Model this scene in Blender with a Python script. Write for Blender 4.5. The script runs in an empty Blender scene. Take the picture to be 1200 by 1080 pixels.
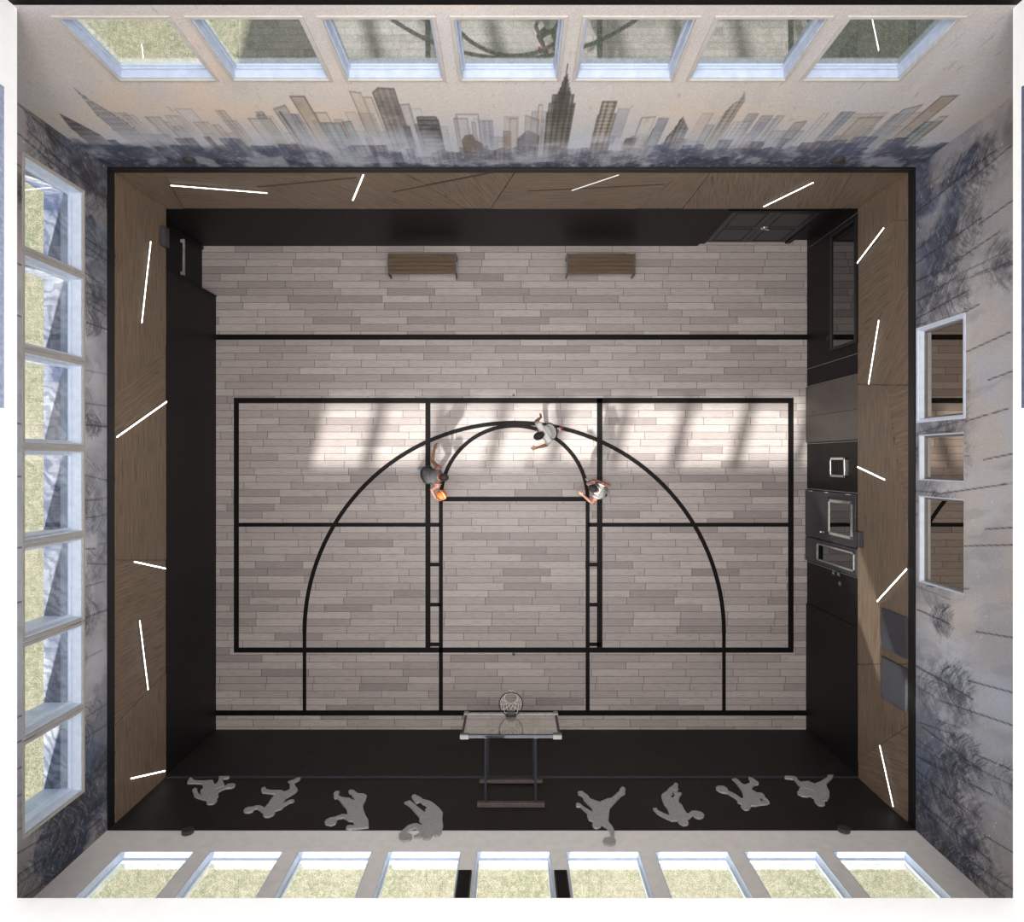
import bpy, bmesh, math, random
import numpy as np
from mathutils import Vector, Matrix
random.seed(7)
SC = bpy.context.scene
COL = SC.collection
PI = math.pi
H, F = 16.36, 800.0            # camera height (m), focal length in pixels of the 1200x1080 frame

# ------------------------------------------------------------------ geometry of the room
XW, XE, YN, YS = 7.096, 7.075, 5.153, 6.462
Z_BLACK, Z_WOOD, Z_RAIL, Z_CEIL, Z_TOP = 2.46, 4.23, 4.42, 8.60, 17.6
THW, THN, THE = 0.63, 0.20, 0.25   # wall thicknesses
DEPTH = {'N': THN, 'S': THN, 'W': THW, 'E': THE}

def at(x, y, z):               # a point at height z seen at photo pixel (x, y)
    s = (H - z) / F
    return Vector(((x - 600) * s, (540 - y) * s, z))
def P(side, u, d, z):          # u along the wall, d outwards from its inner face
    return {'N': (u, YN + d, z), 'S': (u, -YS - d, z), 'W': (-XW - d, u, z), 'E': (XE + d, u, z)}[side]
def onwall(side, x, y):        # photo pixel on a wall's inner face -> (u, z)
    if side == 'N': z = H - F * YN / (540 - y)
    elif side == 'S': z = H - F * YS / (y - 540)
    elif side == 'W': z = H - F * XW / (600 - x)
    else: z = H - F * XE / (x - 600)
    s = (H - z) / F
    return ((x - 600) * s if side in 'NS' else (540 - y) * s, z)

# ------------------------------------------------------------------ materials
def lin(c):
    return tuple((v / 255 / 12.92) if v / 255 <= .04045 else ((v / 255 + .055) / 1.055) ** 2.4 for v in c)
def L4(c): return (*lin(c), 1)
class NT:
    def __init__(s, name):
        s.m = bpy.data.materials.new(name); s.m.use_nodes = True
        s.t = s.m.node_tree; s.t.nodes.clear()
        s.out = s.n('ShaderNodeOutputMaterial')
    def n(s, kind, **kw):
        nd = s.t.nodes.new(kind)
        for k, v in kw.items():
            if k.startswith('i_'): nd.inputs[k[2:].replace('_', ' ')].default_value = v
            else: setattr(nd, k, v)
        return nd
    def l(s, a, b): s.t.links.new(a, b)
    def math(s, op, a, b=None):
        nd = s.n('ShaderNodeMath', operation=op)
        for i, v in enumerate((a, b)):
            if v is None: continue
            if isinstance(v, (int, float)): nd.inputs[i].default_value = v
            else: s.l(v, nd.inputs[i])
        return nd.outputs[0]
    def ramp(s, fac, stops):
        nd = s.n('ShaderNodeValToRGB'); e = nd.color_ramp.elements
        while len(e) < len(stops): e.new(.5)
        for el, (p, c) in zip(e, stops): el.position = p; el.color = c if len(c) == 4 else L4(c)
        s.l(fac, nd.inputs[0]); return nd.outputs[0]
    def mix(s, fac, a, b, mode='MIX'):
        nd = s.n('ShaderNodeMix', data_type='RGBA', blend_type=mode)
        for idx, v in ((0, fac), (6, a), (7, b)):
            if isinstance(v, (int, float)): nd.inputs[idx].default_value = v
            elif isinstance(v, tuple): nd.inputs[idx].default_value = v if len(v) == 4 else L4(v)
            else: s.l(v, nd.inputs[idx])
        return nd.outputs[2]
    def noise(s, vec, scale, detail=3, rough=.55):
        nd = s.n('ShaderNodeTexNoise'); nd.inputs['Scale'].default_value = scale
        nd.inputs['Detail'].default_value = detail; nd.inputs['Roughness'].default_value = rough
        if vec is not None: s.l(vec, nd.inputs['Vector'])
        return nd.outputs['Fac']
    def mapping(s, vec, scale=(1, 1, 1), rot=(0, 0, 0)):
        nd = s.n('ShaderNodeMapping'); nd.inputs['Scale'].default_value = scale; nd.inputs['Rotation'].default_value = rot
        s.l(vec, nd.inputs['Vector']); return nd.outputs[0]
    def bsdf(s, col, rough=.5, metal=0, bump=None, strength=.2, spec=.5):
        b = s.n('ShaderNodeBsdfPrincipled')
        b.inputs['Roughness'].default_value = rough; b.inputs['Metallic'].default_value = metal
        b.inputs['Specular IOR Level'].default_value = spec
        if isinstance(col, tuple): b.inputs['Base Color'].default_value = col if len(col) == 4 else L4(col)
        else: s.l(col, b.inputs['Base Color'])
        if bump is not None:
            bp = s.n('ShaderNodeBump'); bp.inputs['Strength'].default_value = strength; bp.inputs['Distance'].default_value = .01
            s.l(bump, bp.inputs['Height']); s.l(bp.outputs[0], b.inputs['Normal'])
        s.l(b.outputs[0], s.out.inputs[0]); return b

def plain(name, c, rough=.5, metal=0, var=.12, scale=18, bump=0, spec=.5):
    t = NT(name); tc = t.n('ShaderNodeTexCoord').outputs['Object']
    nz = t.noise(tc, scale, 4)
    lo = tuple(max(0, v * (1 - var)) for v in c); hi = tuple(min(255, v * (1 + var)) for v in c)
    t.bsdf(t.ramp(nz, [(.3, lo), (.7, hi)]), rough, metal, nz if bump else None, bump, spec)
    return t.m

def mat_floor():
    t = NT('floor_planks'); tc = t.n('ShaderNodeTexCoord').outputs['Object']
    sp = t.n('ShaderNodeSeparateXYZ'); t.l(tc, sp.inputs[0])
    RH, BW = .1722, 1.13
    row = t.math('FLOOR', t.math('DIVIDE', sp.outputs[1], RH))
    wn = t.n('ShaderNodeTexWhiteNoise', noise_dimensions='1D'); t.l(row, wn.inputs['W'])
    x2 = t.math('ADD', t.math('ADD', sp.outputs[0], 40), t.math('MULTIPLY', wn.outputs['Value'], BW))
    col = t.math('FLOOR', t.math('DIVIDE', x2, BW))
    cv = t.n('ShaderNodeCombineXYZ'); t.l(row, cv.inputs[0]); t.l(col, cv.inputs[1])
    pn = t.n('ShaderNodeTexWhiteNoise', noise_dimensions='2D'); t.l(cv.outputs[0], pn.inputs['Vector'])
    fx = t.math('MULTIPLY', t.math('FRACT', t.math('DIVIDE', x2, BW)), BW)
    fy = t.math('MULTIPLY', t.math('FRACT', t.math('DIVIDE', sp.outputs[1], RH)), RH)
    gx = t.math('LESS_THAN', fx, .014); gy = t.math('LESS_THAN', fy, .0125)
    gap = t.math('MAXIMUM', gx, gy)
    gv = t.n('ShaderNodeVectorMath', operation='ADD'); 
    sc = t.n('ShaderNodeVectorMath', operation='SCALE'); t.l(cv.outputs[0], sc.inputs[0]); sc.inputs['Scale'].default_value = 3.7
    t.l(tc, gv.inputs[0]); t.l(sc.outputs[0], gv.inputs[1])
    grain = t.noise(t.mapping(gv.outputs[0], (1.6, 26, 1)), 2.2, 5, .65)
    fine = t.noise(t.mapping(gv.outputs[0], (5, 90, 1)), 2.0, 3, .6)
    base = t.ramp(pn.outputs['Value'], [(0, (144, 133, 130)), (.25, (162, 151, 147)), (.75, (174, 163, 158)), (1, (182, 171, 165))])
    base = t.mix(t.math('MULTIPLY', t.math('LESS_THAN', grain, .45), .30), base, (110, 98, 94))
    base = t.mix(t.ramp(fine, [(.38, (120, 120, 120)), (.62, (0, 0, 0))]), base, (104, 92, 88))
    base = t.mix(t.math('MULTIPLY', gap, .72), base, (62, 53, 52))
    b = t.bsdf(base, .42, 0, t.math('SUBTRACT', 1, gap), .15, .4)
    return t.m

def mat_wood(name, lo, hi, rough=.5, sc=1.0):       # u runs along the grain, taken from the panel's own UV
    t = NT(name); uv = t.n('ShaderNodeUVMap'); uv.uv_map = 'grain'
    a = t.noise(t.mapping(uv.outputs[0], (.5 * sc, 14 * sc, 1)), 2.0, 5, .6)
    b = t.noise(t.mapping(uv.outputs[0], (1.2 * sc, 60 * sc, 1)), 1.5, 4, .65)
    c = t.mix(.5, t.ramp(a, [(.3, lo), (.7, hi)]), t.ramp(b, [(.35, lo), (.65, hi)]))
    c = t.mix(t.math('LESS_THAN', b, .40), c, tuple(v * .62 for v in lo))
    t.bsdf(c, rough, 0, b, .15, .35); return t.m

def mat_grass():
    t = NT('lawn'); tc = t.n('ShaderNodeTexCoord').outputs['Object']
    a = t.noise(tc, .8, 5, .6); b = t.noise(tc, 9, 6, .7); c = t.noise(tc, 45, 3, .6)
    col = t.ramp(a, [(.35, (120, 122, 97)), (.65, (140, 133, 113))])
    col = t.mix(t.ramp(b, [(.42, (0, 0, 0)), (.58, (255, 255, 255))]), col, (160, 151, 132))
    col = t.mix(t.ramp(c, [(.38, (235, 235, 235)), (.55, (0, 0, 0))]), col, (76, 82, 54))
    col = t.mix(t.math('GREATER_THAN', t.noise(tc, 20, 2), .68), col, (122, 92, 72))
    t.bsdf(col, .9, 0, c, .4, .1); return t.m

def mat_glass(name, ior, tint=(236, 242, 244), coat=(255, 255, 255)):
    t = NT(name)
    tr = t.n('ShaderNodeBsdfTransparent'); tr.inputs[0].default_value = L4(tint)
    gl = t.n('ShaderNodeBsdfGlossy'); gl.inputs['Roughness'].default_value = .015; gl.inputs[0].default_value = L4(coat)
    lw = t.n('ShaderNodeLayerWeight'); lw.inputs[0].default_value = .5
    fr = t.math('ADD', ior, t.math('MULTIPLY', t.math('POWER', lw.outputs['Facing'], 5), 1 - ior))   # Schlick
    mx = t.n('ShaderNodeMixShader'); t.l(fr, mx.inputs[0]); t.l(tr.outputs[0], mx.inputs[1]); t.l(gl.outputs[0], mx.inputs[2])
    t.l(mx.outputs[0], t.out.inputs[0]); return t.m

def mat_acrylic(name):
    t = NT(name)
    tr = t.n('ShaderNodeBsdfTransparent'); tr.inputs[0].default_value = L4((248, 244, 240))
    gl = t.n('ShaderNodeBsdfGlossy'); gl.inputs['Roughness'].default_value = .02
    df = t.n('ShaderNodeBsdfDiffuse'); df.inputs[0].default_value = L4((225, 216, 208))
    m1 = t.n('ShaderNodeMixShader'); m1.inputs[0].default_value = .22; t.l(tr.outputs[0], m1.inputs[1]); t.l(df.outputs[0], m1.inputs[2])
    m2 = t.n('ShaderNodeMixShader'); m2.inputs[0].default_value = .42; t.l(m1.outputs[0], m2.inputs[1]); t.l(gl.outputs[0], m2.inputs[2])
    t.l(m2.outputs[0], t.out.inputs[0]); return t.m

def mat_paint(name):          # mural paint, pigment stored per vertex
    t = NT(name); at_ = t.n('ShaderNodeVertexColor'); at_.layer_name = 'pigment'
    tc = t.n('ShaderNodeTexCoord').outputs['Object']
    nz = t.noise(tc, 60, 4, .7)
    col = t.mix(.22, at_.outputs[0], t.ramp(nz, [(.3, (70, 70, 75)), (.7, (255, 250, 245))]), 'OVERLAY')
    t.bsdf(col, .75, 0, nz, .12, .2); return t.m

def mat_boards():              # the same painted boards wrapped round the deep sills
    t = NT('painted_boards'); tc = t.n('ShaderNodeTexCoord').outputs['Object']
    w = t.n('ShaderNodeTexWave', wave_type='BANDS', bands_direction='DIAGONAL'); w.inputs['Scale'].default_value = 2.6
    w.inputs['Distortion'].default_value = 14; w.inputs['Detail'].default_value = 3; t.l(tc, w.inputs[0])
    c = t.noise(tc, 1.1, 4, .6)
    a = t.ramp(c, [(.35, (70, 80, 106)), (.62, (166, 166, 170))])
    col = t.mix(t.ramp(w.outputs['Fac'], [(.45, (0, 0, 0)), (.85, (190, 190, 190))]), a, (56, 62, 84))
    t.bsdf(col, .7, 0, None, 0, .2); return t.m

def emis(name, c, s):
    t = NT(name); e = t.n('ShaderNodeEmission'); e.inputs[0].default_value = L4(c); e.inputs[1].default_value = s
    t.l(e.outputs[0], t.out.inputs[0]); return t.m

M = dict(
    floor=mat_floor(), grass=mat_grass(), boards=mat_boards(), mural=mat_paint('mural_paint'),
    wood=mat_wood('walnut_cladding', (80, 67, 57), (146, 125, 105)),
    bench=mat_wood('bench_timber', (66, 51, 38), (112, 90, 68), .5, 1.0),
    black=plain('black_cladding', (22, 20, 20), .5, 0, .14, 3, 0, .18),
    blacksouth=plain('black_panel', (31, 28, 26), .6, 0, .1, 3, 0, .3),
    taupe=plain('taupe_panel', (84, 76, 70), .45, 0, .1, 2.5),
    rail=plain('black_rail', (17, 16, 17), .5, 0, .1, 6),
    line=plain('black_court_paint', (15, 12, 12), .5, 0, .3, 14, 0, .12),
    plaster=plain('white_plaster', (236, 231, 227), .8, 0, .02, 6),
    white=plain('white_render', (251, 251, 251), .7, 0, .01, 5),
    frame=plain('white_window_frame', (214, 222, 236), .45, 0, .03, 9),
    northframe=plain('pale_blue_frame', (172, 180, 198), .5, 0, .04, 9),
    beige=plain('beige_casing', (176, 170, 164), .6, 0, .03, 9),
    greyframe=plain('grey_window_frame', (112, 108, 104), .5, 0, .06, 9),
    glass=mat_glass('window_glass', .12, (246, 249, 250)), northglass=mat_glass('north_window_glass', .20, (246, 249, 250)), mirrorglass=mat_glass('coated_glass', .34, (60, 58, 56), (255, 240, 224)),
    boardglass=mat_acrylic('backboard_glass'),
    darkglass=mat_glass('dark_glass', .18, (46, 46, 48)),
    led=emis('led_diffuser', (255, 252, 246), 6.0), leddim=emis('dim_led_diffuser', (255, 250, 240), 1.3),
    ledcase=plain('aluminium_profile', (150, 148, 145), .4, .6),
    decal=plain('grey_brushed_plate', (158, 157, 155), .6, 0, .07, 22, .1),
    steel=plain('blue_grey_steel', (54, 56, 65), .45, .3), brownsteel=plain('brown_steel', (84, 74, 70), .55, .2),
    greymetal=plain('grey_metal', (142, 138, 134), .5, .2), lightpad=plain('light_grey_pad', (104, 101, 99), .7, 0, .05, 18, 0, .2),
    darkmetal=plain('dark_metal', (64, 60, 58), .5, .3), benchmetal=plain('bench_steel', (92, 98, 102), .45, .3),
    net=plain('white_cord', (226, 220, 214), .8), rim=plain('dark_rim', (40, 34, 33), .45, .3),
    chrome=plain('chrome', (200, 198, 196), .25, .9, .04), screen=plain('grey_panel', (64, 64, 70), .4, 0, .05, 3, 0, .3),
    box=plain('charcoal_box', (58, 57, 60), .5), doorblack=plain('charcoal_door', (44, 45, 49), .4, 0, .08, 4),
    slot=plain('slot_brown', (62, 50, 41), .6),
    socket=plain('dark_socket', (60, 58, 62), .4, .4),
)

# ------------------------------------------------------------------ object helpers
def link(name, me, m, parent=None):
    o = bpy.data.objects.new(name, me); COL.objects.link(o)
    if m is not None and not me.materials: me.materials.append(m)
    if parent is not None: o.parent = parent
    return o
class MB:
    def __init__(s): s.v = []; s.f = []; s.uv = {}
    def box(s, a, b):
        x0, x1 = sorted((a[0], b[0])); y0, y1 = sorted((a[1], b[1])); z0, z1 = sorted((a[2], b[2]))
        k = len(s.v)
        s.v += [(x, y, z) for z in (z0, z1) for y in (y0, y1) for x in (x0, x1)]
        s.f += [tuple(k + i for i in q) for q in ((0, 2, 3, 1), (4, 5, 7, 6), (0, 1, 5, 4), (2, 6, 7, 3), (0, 4, 6, 2), (1, 3, 7, 5))]
        return s
    def wbox(s, side, u0, u1, d0, d1, z0, z1): return s.box(P(side, u0, d0, z0), P(side, u1, d1, z1))
    def tube(s, pts, r, n=8, closed=False):
        pts = [Vector(p) for p in pts]; rs = r if isinstance(r, (list, tuple)) else [r] * len(pts)
        k = len(s.v); N = len(pts); up = None
        for i, p in enumerate(pts):
            if closed: d = (pts[(i + 1) % N] - pts[i - 1]).normalized()
            else: d = (pts[min(i + 1, N - 1)] - pts[max(i - 1, 0)]).normalized()
            if up is None:
                up = Vector((0, 0, 1)) if abs(d.z) < .9 else Vector((1, 0, 0))
            a = d.cross(up).normalized(); b = a.cross(d).normalized(); up = b
            for j in range(n):
                t = 2 * PI * j / n; s.v.append(tuple(p + a * math.cos(t) * rs[i] + b * math.sin(t) * rs[i]))
        for i in range(N if closed else N - 1):
            for j in range(n):
                i2 = (i + 1) % N
                s.f.append((k + i * n + j, k + i * n + (j + 1) % n, k + i2 * n + (j + 1) % n, k + i2 * n + j))
        if not closed:
            s.f.append(tuple(k + j for j in reversed(range(n)))); s.f.append(tuple(k + (N - 1) * n + j for j in range(n)))
        return s
    def prism(s, front, back):
        k = len(s.v); n = len(front); s.v += [tuple(p) for p in front] + [tuple(p) for p in back]
        s.f.append(tuple(range(k, k + n))); s.f.append(tuple(k + n + i for i in reversed(range(n))))
        for i in range(n):
            j = (i + 1) % n; s.f.append((k + i, k + n + i, k + n + j, k + j))
        return s
    def ell(s, c, axes, seg=16, rings=10):
        c = Vector(c); k = len(s.v); A = [Vector(a) for a in axes]
        s.v.append(tuple(c + A[2]))
        for i in range(1, rings):
            t = PI * i / rings
            for j in range(seg):
                q = 2 * PI * j / seg
                s.v.append(tuple(c + A[0] * math.sin(t) * math.cos(q) + A[1] * math.sin(t) * math.sin(q) + A[2] * math.cos(t)))
        s.v.append(tuple(c - A[2])); e = len(s.v) - 1
        for j in range(seg):
            s.f.append((k, k + 1 + j, k + 1 + (j + 1) % seg))
            for i in range(rings - 2):
                a = k + 1 + i * seg
                s.f.append((a + j, a + seg + j, a + seg + (j + 1) % seg, a + (j + 1) % seg))
            a = k + 1 + (rings - 2) * seg; s.f.append((a + j, e, a + (j + 1) % seg))
        return s
    def cap(s, p, q, r1, r2, n=12):   # tapered capsule
        p = Vector(p); q = Vector(q); d = q - p; L = d.length
        if L < 1e-6: return s.ell(p, ((r1, 0, 0), (0, r1, 0), (0, 0, r1)))
        d /= L; pts = []; rs = []
        for i in range(5):
            a = PI / 2 * i / 5; pts.append(p - d * r1 * math.cos(a)); rs.append(max(r1 * math.sin(a), r1 * .08))
        for i in range(4): pts.append(p + d * L * i / 3); rs.append(r1 + (r2 - r1) * i / 3)
        for i in range(4, -1, -1):
            a = PI / 2 * i / 5; pts.append(q + d * r2 * math.cos(a)); rs.append(max(r2 * math.sin(a), r2 * .08))
        return s.tube(pts, rs, n)
    def mesh(s, name, fix=True):
        me = bpy.data.meshes.new(name); me.from_pydata([tuple(v) for v in s.v], [], s.f); me.update()
        if fix:
            bm = bmesh.new(); bm.from_mesh(me); bmesh.ops.recalc_face_normals(bm, faces=bm.faces); bm.to_mesh(me); bm.free()
        return me
    def build(s, name, m, parent=None, smooth=False, bevel=0):
        me = s.mesh(name); o = link(name, me, m, parent)
        if smooth: me.polygons.foreach_set('use_smooth', [True] * len(me.polygons))
        if bevel:
            b = o.modifiers.new('edge', 'BEVEL'); b.width = bevel; b.segments = 2; b.limit_method = 'ANGLE'
        return o
def meta(o, label, cat, group=None, kind=None):
    o['label'] = label; o['category'] = cat
    if group: o['group'] = group
    if kind: o['kind'] = kind
    return o
def struct(o, label, cat): return meta(o, label, cat, None, 'structure')
def empty(name, loc=(0, 0, 0)):
    e = bpy.data.objects.new(name, None); e.location = loc; e.empty_display_size = .2; COL.objects.link(e); return e
def root_at(name, loc, parts):   # Empty at the thing's base; parts given in world coordinates
    e = empty(name, loc); off = Vector(loc)
    for o in parts: adopt(o, e, off)
    return e
def adopt(o, e, off):
    o.parent = e; o.matrix_parent_inverse = Matrix.Translation(-Vector(off))
def uvgrain(o, fn):
    me = o.data; uv = me.uv_layers.new(name='grain')
    for p in me.polygons:
        for li in p.loop_indices:
            uv.data[li].uv = fn(me.vertices[me.loops[li].vertex_index].co, p)

# ------------------------------------------------------------------ mural painting (pigments, plus shade painted along the north top)
RNG = np.random.default_rng(11)
TAB = RNG.random((512, 512))
def vnoise(u, v, seed=0):
    u = u + seed * 17.31; v = v + seed * 9.77
    iu = np.floor(u).astype(int); iv = np.floor(v).astype(int); fu = u - iu; fv = v - iv
    fu = fu * fu * (3 - 2 * fu); fv = fv * fv * (3 - 2 * fv)
    g = lambda a, b: TAB[a % 512, b % 512]
    return (g(iu, iv) * (1 - fu) + g(iu + 1, iv) * fu) * (1 - fv) + (g(iu, iv + 1) * (1 - fu) + g(iu + 1, iv + 1) * fu) * fv
def fbm(u, v, seed=0, o=5):
    r = 0; a = .5; t = 0
    for i in range(o): r = r + a * vnoise(u * 2 ** i, v * 2 ** i, seed + i); t += a; a *= .55
    return r / t
def sstep(a, b, x):
    t = np.clip((x - a) / (b - a), 0, 1); return t * t * (3 - 2 * t)
def blend(C, a, col): C += (np.array(col, float) - C) * np.clip(a, 0, 1)[..., None]

def paint_north(U, Z):
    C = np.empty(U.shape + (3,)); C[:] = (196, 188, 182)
    blend(C, sstep(7.0, 8.4, Z) * .6, (172, 166, 166))  # shade below the ceiling, painted into the upper mural as greyer colour
    blend(C, sstep(.45, .75, fbm(U * .5, Z * .7, 1)) * .55, (218, 192, 168))
    blend(C, sstep(.48, .75, fbm(U * .7, Z * .8, 2)) * .5, (186, 186, 192))
    blend(C, sstep(.6, .75, fbm(U * 2.4, Z * .5, 3)) * .25, (176, 168, 162))
    blend(C, sstep(6.5, 4.9, Z + .5 * (fbm(U * .8, Z * .8, 7) - .5)) * .72, (176, 184, 200))
    fine = fbm(U * 9, Z * 9, 5); mid = fbm(U * 3, Z * 3, 6)
    def px(x, y): return onwall('N', x, y)
    def tower(pts, col, a=.8, stripe=0, fog=4.5, sw=.09, edge=.5, bands=0):
        P_ = [px(*p) for p in pts]; us = [p[0] for p in P_]; zt = [p[1] for p in P_]
        top = np.interp(U, us, zt, left=-9, right=-9)
        m = (Z < top).astype(float) * sstep(0, .05, top - 4.4)
        zmax = max(zt)
        al = a * m * (.05 + .95 * sstep(fog, fog + (zmax - fog) * .8, Z)) * (.55 + 1.1 * (mid - .3)) * (.8 + .5 * fine)
        blend(C, al, col)
        if stripe: blend(C, al * stripe * (np.sin(U * 2 * PI / sw) > .1), tuple(v * .5 for v in col))
        if stripe: blend(C, al * stripe * .6 * (np.sin(Z * 2 * PI / .11) > .55), tuple(min(255, v * 1.5) for v in col))
        if bands: blend(C, al * bands * (np.sin(Z * 2 * PI / .14) > .3), tuple(v * .55 for v in col))
        e = np.exp(-((Z - top) / .022) ** 2) * (top > 0); e2 = np.minimum(abs(U - us[0]), abs(U - us[-1]))
        e = np.maximum(e, np.exp(-(e2 / .018) ** 2) * m * sstep(fog, zmax, Z))
        blend(C, e * edge, (92, 88, 86))
    far = (188, 186, 188); br = (150, 136, 122); gy = (136, 138, 146); dk = (82, 82, 90); tl = (118, 132, 138)
    for k in range(110):
        x = random.uniform(125, 1075); w = random.uniform(6, 22); y = random.uniform(124, 166)
        tower([(x, y), (x + w, y)], random.choice((far, (160, 158, 162), (150, 154, 166), (172, 158, 148), (132, 134, 146))), random.uniform(.3, .8), random.choice((0, 0, .3)), 4.8, edge=.22)
    T = tower
    def TU(pts, col, a):
        us, zs = zip(*pts); top = np.interp(U, us, zs, left=-9, right=-9); m = (Z < top) * sstep(4.9, 6.0, Z) * a * (.7 + .6 * fine)
        blend(C, m, col); blend(C, m * (np.sin(U * 110) > .2) * .45, (84, 82, 86)); blend(C, m * (np.sin(Z * 40) > .6) * .25, (210, 206, 204))
        blend(C, np.exp(-((Z - top) / .03) ** 2) * (top > 5.2) * .7, (80, 78, 80))
    TU([(-6.20, 5.5), (-6.17, 6.2), (-6.10, 6.55), (-6.04, 6.92), (-6.01, 6.6), (-5.93, 6.3), (-5.84, 5.9), (-5.82, 5.4)], (150, 148, 150), .8)
    TU([(-6.86, 5.2), (-6.82, 5.8), (-6.70, 6.25), (-6.60, 5.95), (-6.50, 5.6), (-6.47, 5.2)], (86, 86, 92), .9)
    T([(300, 134), (312, 134)], (150, 148, 152), .55, .4, sw=.06)
    T([(290, 138), (317, 138)], (172, 164, 158), .6); T([(320, 127), (335, 122)], gy, .5); T([(327, 130), (329, 130)], (110, 108, 110), .7)
    T([(339, 112), (357, 112)], br, .75, edge=.8); T([(368, 131), (383, 131)], (176, 166, 154), .6); T([(375, 143), (399, 143)], tl, .75, .5, sw=.12)
    T([(401, 142), (412, 141)], tl, .6); T([(409, 106), (424, 108)], (176, 160, 146), .55); T([(425, 113), (436, 113)], (182, 172, 160), .6)
    T([(436, 108), (441, 104), (442, 102), (462, 103)], (112, 104, 100), .95, .3, edge=.8); T([(442, 96), (443, 96)], dk, 1); T([(446, 93), (447, 93)], dk, 1)
    T([(468, 122), (480, 121)], (162, 158, 160), .7); T([(472, 147), (480, 147)], dk, .9, .3); T([(485, 145), (490, 144)], dk, .8)
    T([(488, 137), (490, 136), (511, 136), (514, 140)], (72, 68, 68), 1, 0, bands=.5, edge=.9)
    T([(531, 138), (548, 138)], (166, 158, 154), .75, edge=.7); T([(552, 142), (558, 142)], (130, 120, 114), .7); T([(534, 133), (561, 133)], far, .5)
    T([(541, 164), (545, 158), (553, 157), (558, 164), (566, 168)], (96, 84, 72), .9)
    T([(589, 153), (599, 153)], (140, 124, 116), .8); T([(596, 138), (607, 138)], (178, 168, 162), .6); T([(631, 122), (637, 122)], (206, 186, 170), .7)
    T([(606, 162), (618, 152), (632, 158)], (98, 96, 106), .9); T([(615, 134), (632, 140)], (168, 158, 154), .6)
    em = (112, 108, 98)
    T([(704, 102), (716, 96), (720, 102)], (200, 192, 188), .7, edge=.1)
    T([(640, 131), (673, 131)], em, .95, .65, 4.7, .085); T([(643, 120), (674, 120)], em, .95, .65, 4.7, .085)
    T([(647, 110), (673, 110)], (96, 92, 84), 1, .6, 5.2, .085, .8); T([(654, 106.5), (670, 106.5)], (80, 76, 72), 1, .4, 5.6, .1, .8)
    T([(656.5, 102), (660, 92), (661, 89), (665, 89), (666, 92), (668, 104)], (74, 70, 70), 1, .4, 6.2, .06); T([(662, 86), (663.6, 74), (664.6, 63), (665.2, 63), (665.2, 86)], (66, 62, 62), 1, 0, 6.4)
    T([(700, 134), (722, 132)], (150, 144, 134), .95, .6, 4.7, .085); T([(705, 118), (723, 118)], (146, 138, 126), .95, .65, 4.8, .085, .8)
    T([(733, 162), (736, 161), (746, 161)], (96, 90, 92), .85); T([(752, 137), (769, 136)], (196, 188, 184), .5); T([(762, 157), (764, 150), (767, 149)], (118, 116, 122), .8)
    T([(781, 160), (790, 150), (798, 138), (801, 136)], (104, 98, 96), .9, .5, sw=.07); T([(800, 136), (806, 150)], (120, 118, 122), .8, .4, sw=.07)
    T([(849, 131), (858, 122), (866, 117), (871, 107), (872, 105), (872.3, 118)], (150, 142, 134), .9, .45, 4.8, .09, .7)
    T([(930, 143), (946, 141)], (150, 146, 148), .6); T([(1007, 137), (1035, 136)], (172, 162, 154), .7); T([(1057, 128), (1083, 121)], (150, 152, 158), .7, edge=.6)
    T([(1103, 112), (1123, 111)], br, .8, edge=.7); T([(1083, 142), (1106, 141)], (112, 128, 132), .8, .5, sw=.12); T([(1100, 136), (1112, 135)], (172, 158, 146), .6)
    # drifting mist, then roofs and foliage along the foot of the picture
    ends = sstep(.8, 4.6, abs(U + .4))
    blend(C, sstep(.46, .66, fbm(U * 1.1, Z * 1.5, 41)) * sstep(6.1, 5.2, Z) * .6, (190, 194, 206))
    rr = random.Random(3)
    for k in range(150):
        u = rr.uniform(-7.1, 7.0); w = rr.uniform(.10, .42); en = min(1, max(0, (abs(u + .4) - .8) / 3.8))
        zt = rr.uniform(4.75, 5.25) + .38 * en * rr.random()
        m = ((U > u) & (U < u + w) & (Z < zt - (0 if k % 3 else abs(U - u - w / 2) * .9))).astype(float)
        al = m * sstep(4.35, zt, Z) * (.25 + .9 * fine) * (.55 + .3 * en)
        blend(C, al, rr.choice(((92, 98, 118), (104, 108, 124), (80, 86, 106), (112, 106, 104))) if en > .35 else rr.choice(((104, 102, 108), (96, 94, 102), (112, 102, 94), (118, 116, 122))))
        blend(C, al * (np.sin(U * 70 + u * 9) > .3) * .5, (78, 84, 108))
    sk = 4.62 + .55 * fbm(U * 1.3, U * 0, 21) + .60 * ends * fbm(U * .8, U * 0, 22) + .16 * (mid - .5) + .16 * (fine - .5)
    blend(C, sstep(.10, -.16, Z - sk) * np.clip(.15 + 1.15 * fbm(U * 4, Z * 4, 43), 0, 1) * (.40 + .6 * ends), (74, 79, 95))
    sk2 = 4.42 + .50 * fbm(U * 2.2, U * 0, 31) * (.55 + .6 * ends) + .2 * (fine - .5)
    blend(C, sstep(.05, -.08, Z - sk2) * (.45 + .7 * fine), (56, 60, 72))
    blend(C, sstep(.50, .68, fbm(U * 3.2, Z * 2.6, 35)) * sstep(5.6, 4.7, Z) * .55, (184, 186, 194)); blend(C, sstep(.6, .72, fbm(U * 15, Z * 15, 37)) * sstep(5.5, 4.7, Z) * .4, (184, 184, 190))
    blend(C, sstep(.74, .8, fbm(U * 16, Z * 3, 36)) * .25, (120, 112, 108))
    return C

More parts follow.
